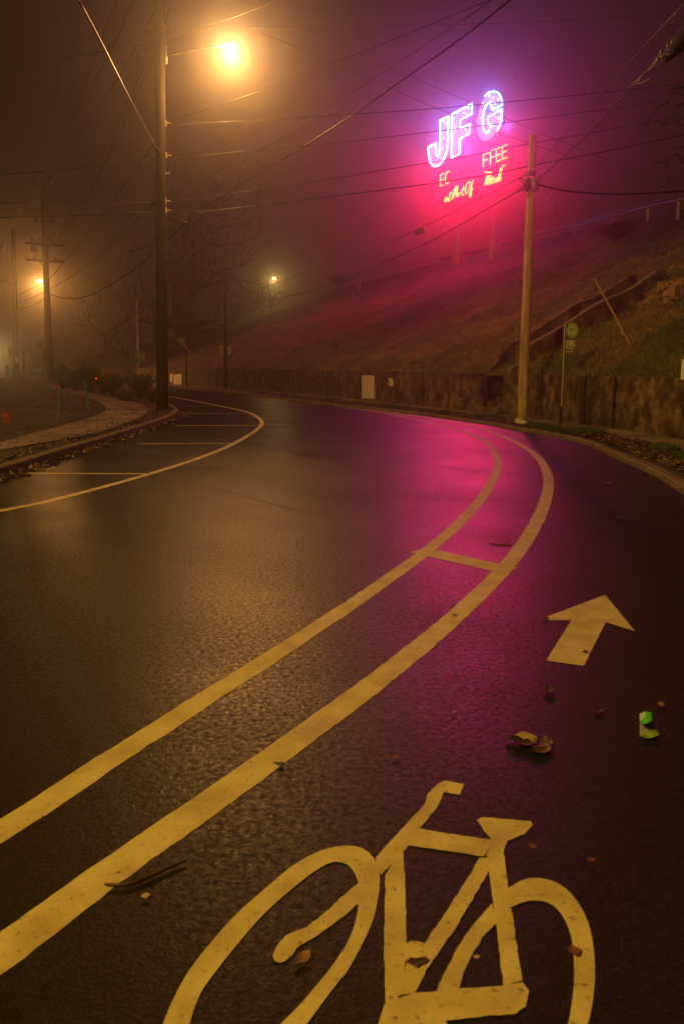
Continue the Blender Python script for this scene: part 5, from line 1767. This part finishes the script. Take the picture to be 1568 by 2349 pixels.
# right verge: leaves and weeds
nrk = len(rk_in)
wl_r = resample(wl_in, nrk)
def verge_spot(rnd):
    while True:
        i = rnd.randrange(0, nrk - 1)
        t = rnd.random(); u = .07 + .40 * rnd.random() ** 1.2
        p = rk_in[i].lerp(rk_in[i + 1], t).lerp(wl_r[i].lerp(wl_r[i + 1], t), u)
        if 6 < p.y < 48 and rnd.random() < min(1, 18 / p.y): return p.x, p.y, .125
for o in litter('leaf_litter', '', verge_spot, 9000, 3, (('leaf_dry', .46), ('leaf_dark', .24), ('leaf_pale', .18), ('leaf_red', .12))):
    tag(o, 'fallen leaves strewn over the verge along the right kerb', 'leaf litter', 'leaf litter on the right verge', 'stuff')
def gutter_spot(rnd):
    Y = rnd.uniform(8, 31)
    return kx(Y) + abs(rnd.gauss(.0, .16)) + .03, Y, .004
for o in litter('leaf_litter', '', gutter_spot, 900, 4, (('leaf_dry', .4), ('leaf_dark', .5), ('leaf_pale', .10)), (.03, .07)):
    tag(o, 'wet fallen leaves gathered in the gutter along the left kerb', 'leaf litter', 'leaf litter in the left gutter', 'stuff')
def island_spot(rnd):
    Y = rnd.uniform(9, 44); x = kx(Y) - .2 - abs(rnd.gauss(0, 1)) * .3
    return x, Y, isl_z(x, Y) + .01
for o in litter('leaf_litter', '', island_spot, 1800, 5, (('leaf_dry', .45), ('leaf_dark', .5), ('leaf_pale', .05)), (.025, .06)):
    tag(o, 'dry leaves scattered on the strip beside the left footpath', 'leaf litter', 'leaf litter beside the footpath', 'stuff')

def blades(name, label, spots, n, seed, mat, h=(.06, .18), w=.006, lean=.6, cat='grass'):
    rnd = random.Random(seed)
    V, F = [], []
    for _ in range(n):
        r = spots(rnd)
        if r is None: continue
        x, y, z = r
        an = rnd.uniform(0, 6.28); hh = rnd.uniform(*h); ww = w * rnd.uniform(.7, 1.5)
        dx, dy = math.cos(an), math.sin(an); l = lean * hh * rnd.random(); la = rnd.uniform(0, 6.28)
        ex, ey = math.cos(la) * l, math.sin(la) * l
        b = len(V)
        V += [(x - dx * ww, y - dy * ww, z - .02), (x + dx * ww, y + dy * ww, z - .02), (x + dx * ww * .6 + ex * .4, y + dy * ww * .6 + ey * .4, z + hh * .6), (x - dx * ww * .6 + ex * .4, y - dy * ww * .6 + ey * .4, z + hh * .6), (x + ex, y + ey, z + hh)]
        F += [(b, b + 1, b + 2, b + 3), (b + 3, b + 2, b + 4)]
    me = bpy.data.meshes.new(name); me.from_pydata(V, [], F); me.materials.append(M[mat])
    o = bpy.data.objects.new(name, me); COL.objects.link(o)
    return tag(o, label, cat, None, 'stuff')
def weed_spot(rnd):
    while True:
        x, y, z = verge_spot(rnd)
        if noise.noise((x * .9, y * .55, 3)) > .22: return x, y, .115
blades('weeds', 'green weeds growing in clumps on the right verge', weed_spot, 9000, 6, 'green_leaf', (.04, .16), .012, 1.0, 'weeds')
hv = [Vector(v) for v in verts]
def hill_spot_fn(thr, invert=False):
    def f(rnd):
        i = rnd.randrange(0, NW - 1)
        k = rnd.randrange(0, NS)
        w = hv[i * NC]
        if not (9 < w.y < 62): return None
        if rnd.random() > (1 - k / NS) ** 1.6 + .06: return None
        a, b, c, d = hv[i * NC + k], hv[i * NC + k + 1], hv[(i + 1) * NC + k], hv[(i + 1) * NC + k + 1]
        p = a.lerp(b, rnd.random()).lerp(c.lerp(d, rnd.random()), rnd.random())
        m_ = noise.noise((p.x * .35, p.y * .35, 9)) + .35 * noise.noise((p.x * 1.4, p.y * 1.4, 9))
        if invert: m_ = -m_
        if m_ < thr: return None
        return p.x, p.y, p.z
    return f
blades('grass', 'rough green grass on the lower slope above the wall', hill_spot_fn(-.02), 260000, 7, 'grass', (.05, .20), .010, 1.4)
blades('dry_grass', 'matted dry brown grass on the slope', hill_spot_fn(-.1, True), 300000, 8, 'grass_dry', (.05, .22), .009, 1.6, 'dry grass')
def lawn_spot(rnd):
    Y = 13 + 34 * rnd.random() ** 1.3; x = kx(Y) - 1.2 - rnd.random() * (4 + Y * .28)
    return x, Y, isl_z(x, Y) + .01
blades('lawn_grass', 'short dark grass covering the left lawn', lawn_spot, 26000, 9, 'bush_leaf', (.02, .07), .008, 1.4)

# dead vine hanging over the left jamb of the wall opening
vi = wall_at(1111); vp, vt, vn = wall_frame(vi)
mb = MB(); rnd = random.Random(12)
for k in range(26):
    x = 1110 + rnd.gauss(0, 2.4); y0 = 862; y1 = rnd.uniform(885, 926)
    P = spline([on_plane(x, y0, vp + vn * .06, vn), on_plane(x + rnd.uniform(-2, 2), lerp(y0, y1, .5), vp + vn * .1, vn), on_plane(x + rnd.uniform(-1, 5), y1, vp + vn * .05, vn)], 4)
    mb.tube(P, [.02] * (len(P) - 2) + [.012, .005], 4)
tag(mb.build('dead_vine', M['leaf_dark'], origin=vp + Vector((0, 0, 1.4))), 'black dead vine hanging down the wall left of the stair opening', 'vine')

# ------------------------------------------------------------------ the fog
mb = MB()
mb.box((0, 120, 21.9), (440, 380, 46))
hz, N, L, P = new_mat('fog_air')
N.remove(P)
pv = N.new('ShaderNodeVolumePrincipled')
pv.inputs['Color'].default_value = (.93, .93, .93, 1)
pv.inputs['Density'].default_value = HAZE
pv.inputs['Anisotropy'].default_value = HAZE_G
L.new(pv.outputs[0], N['Material Output'].inputs['Volume'])
ho = mb.build('haze', hz)
tag(ho, 'night fog filling the whole street', 'haze', None, 'stuff')
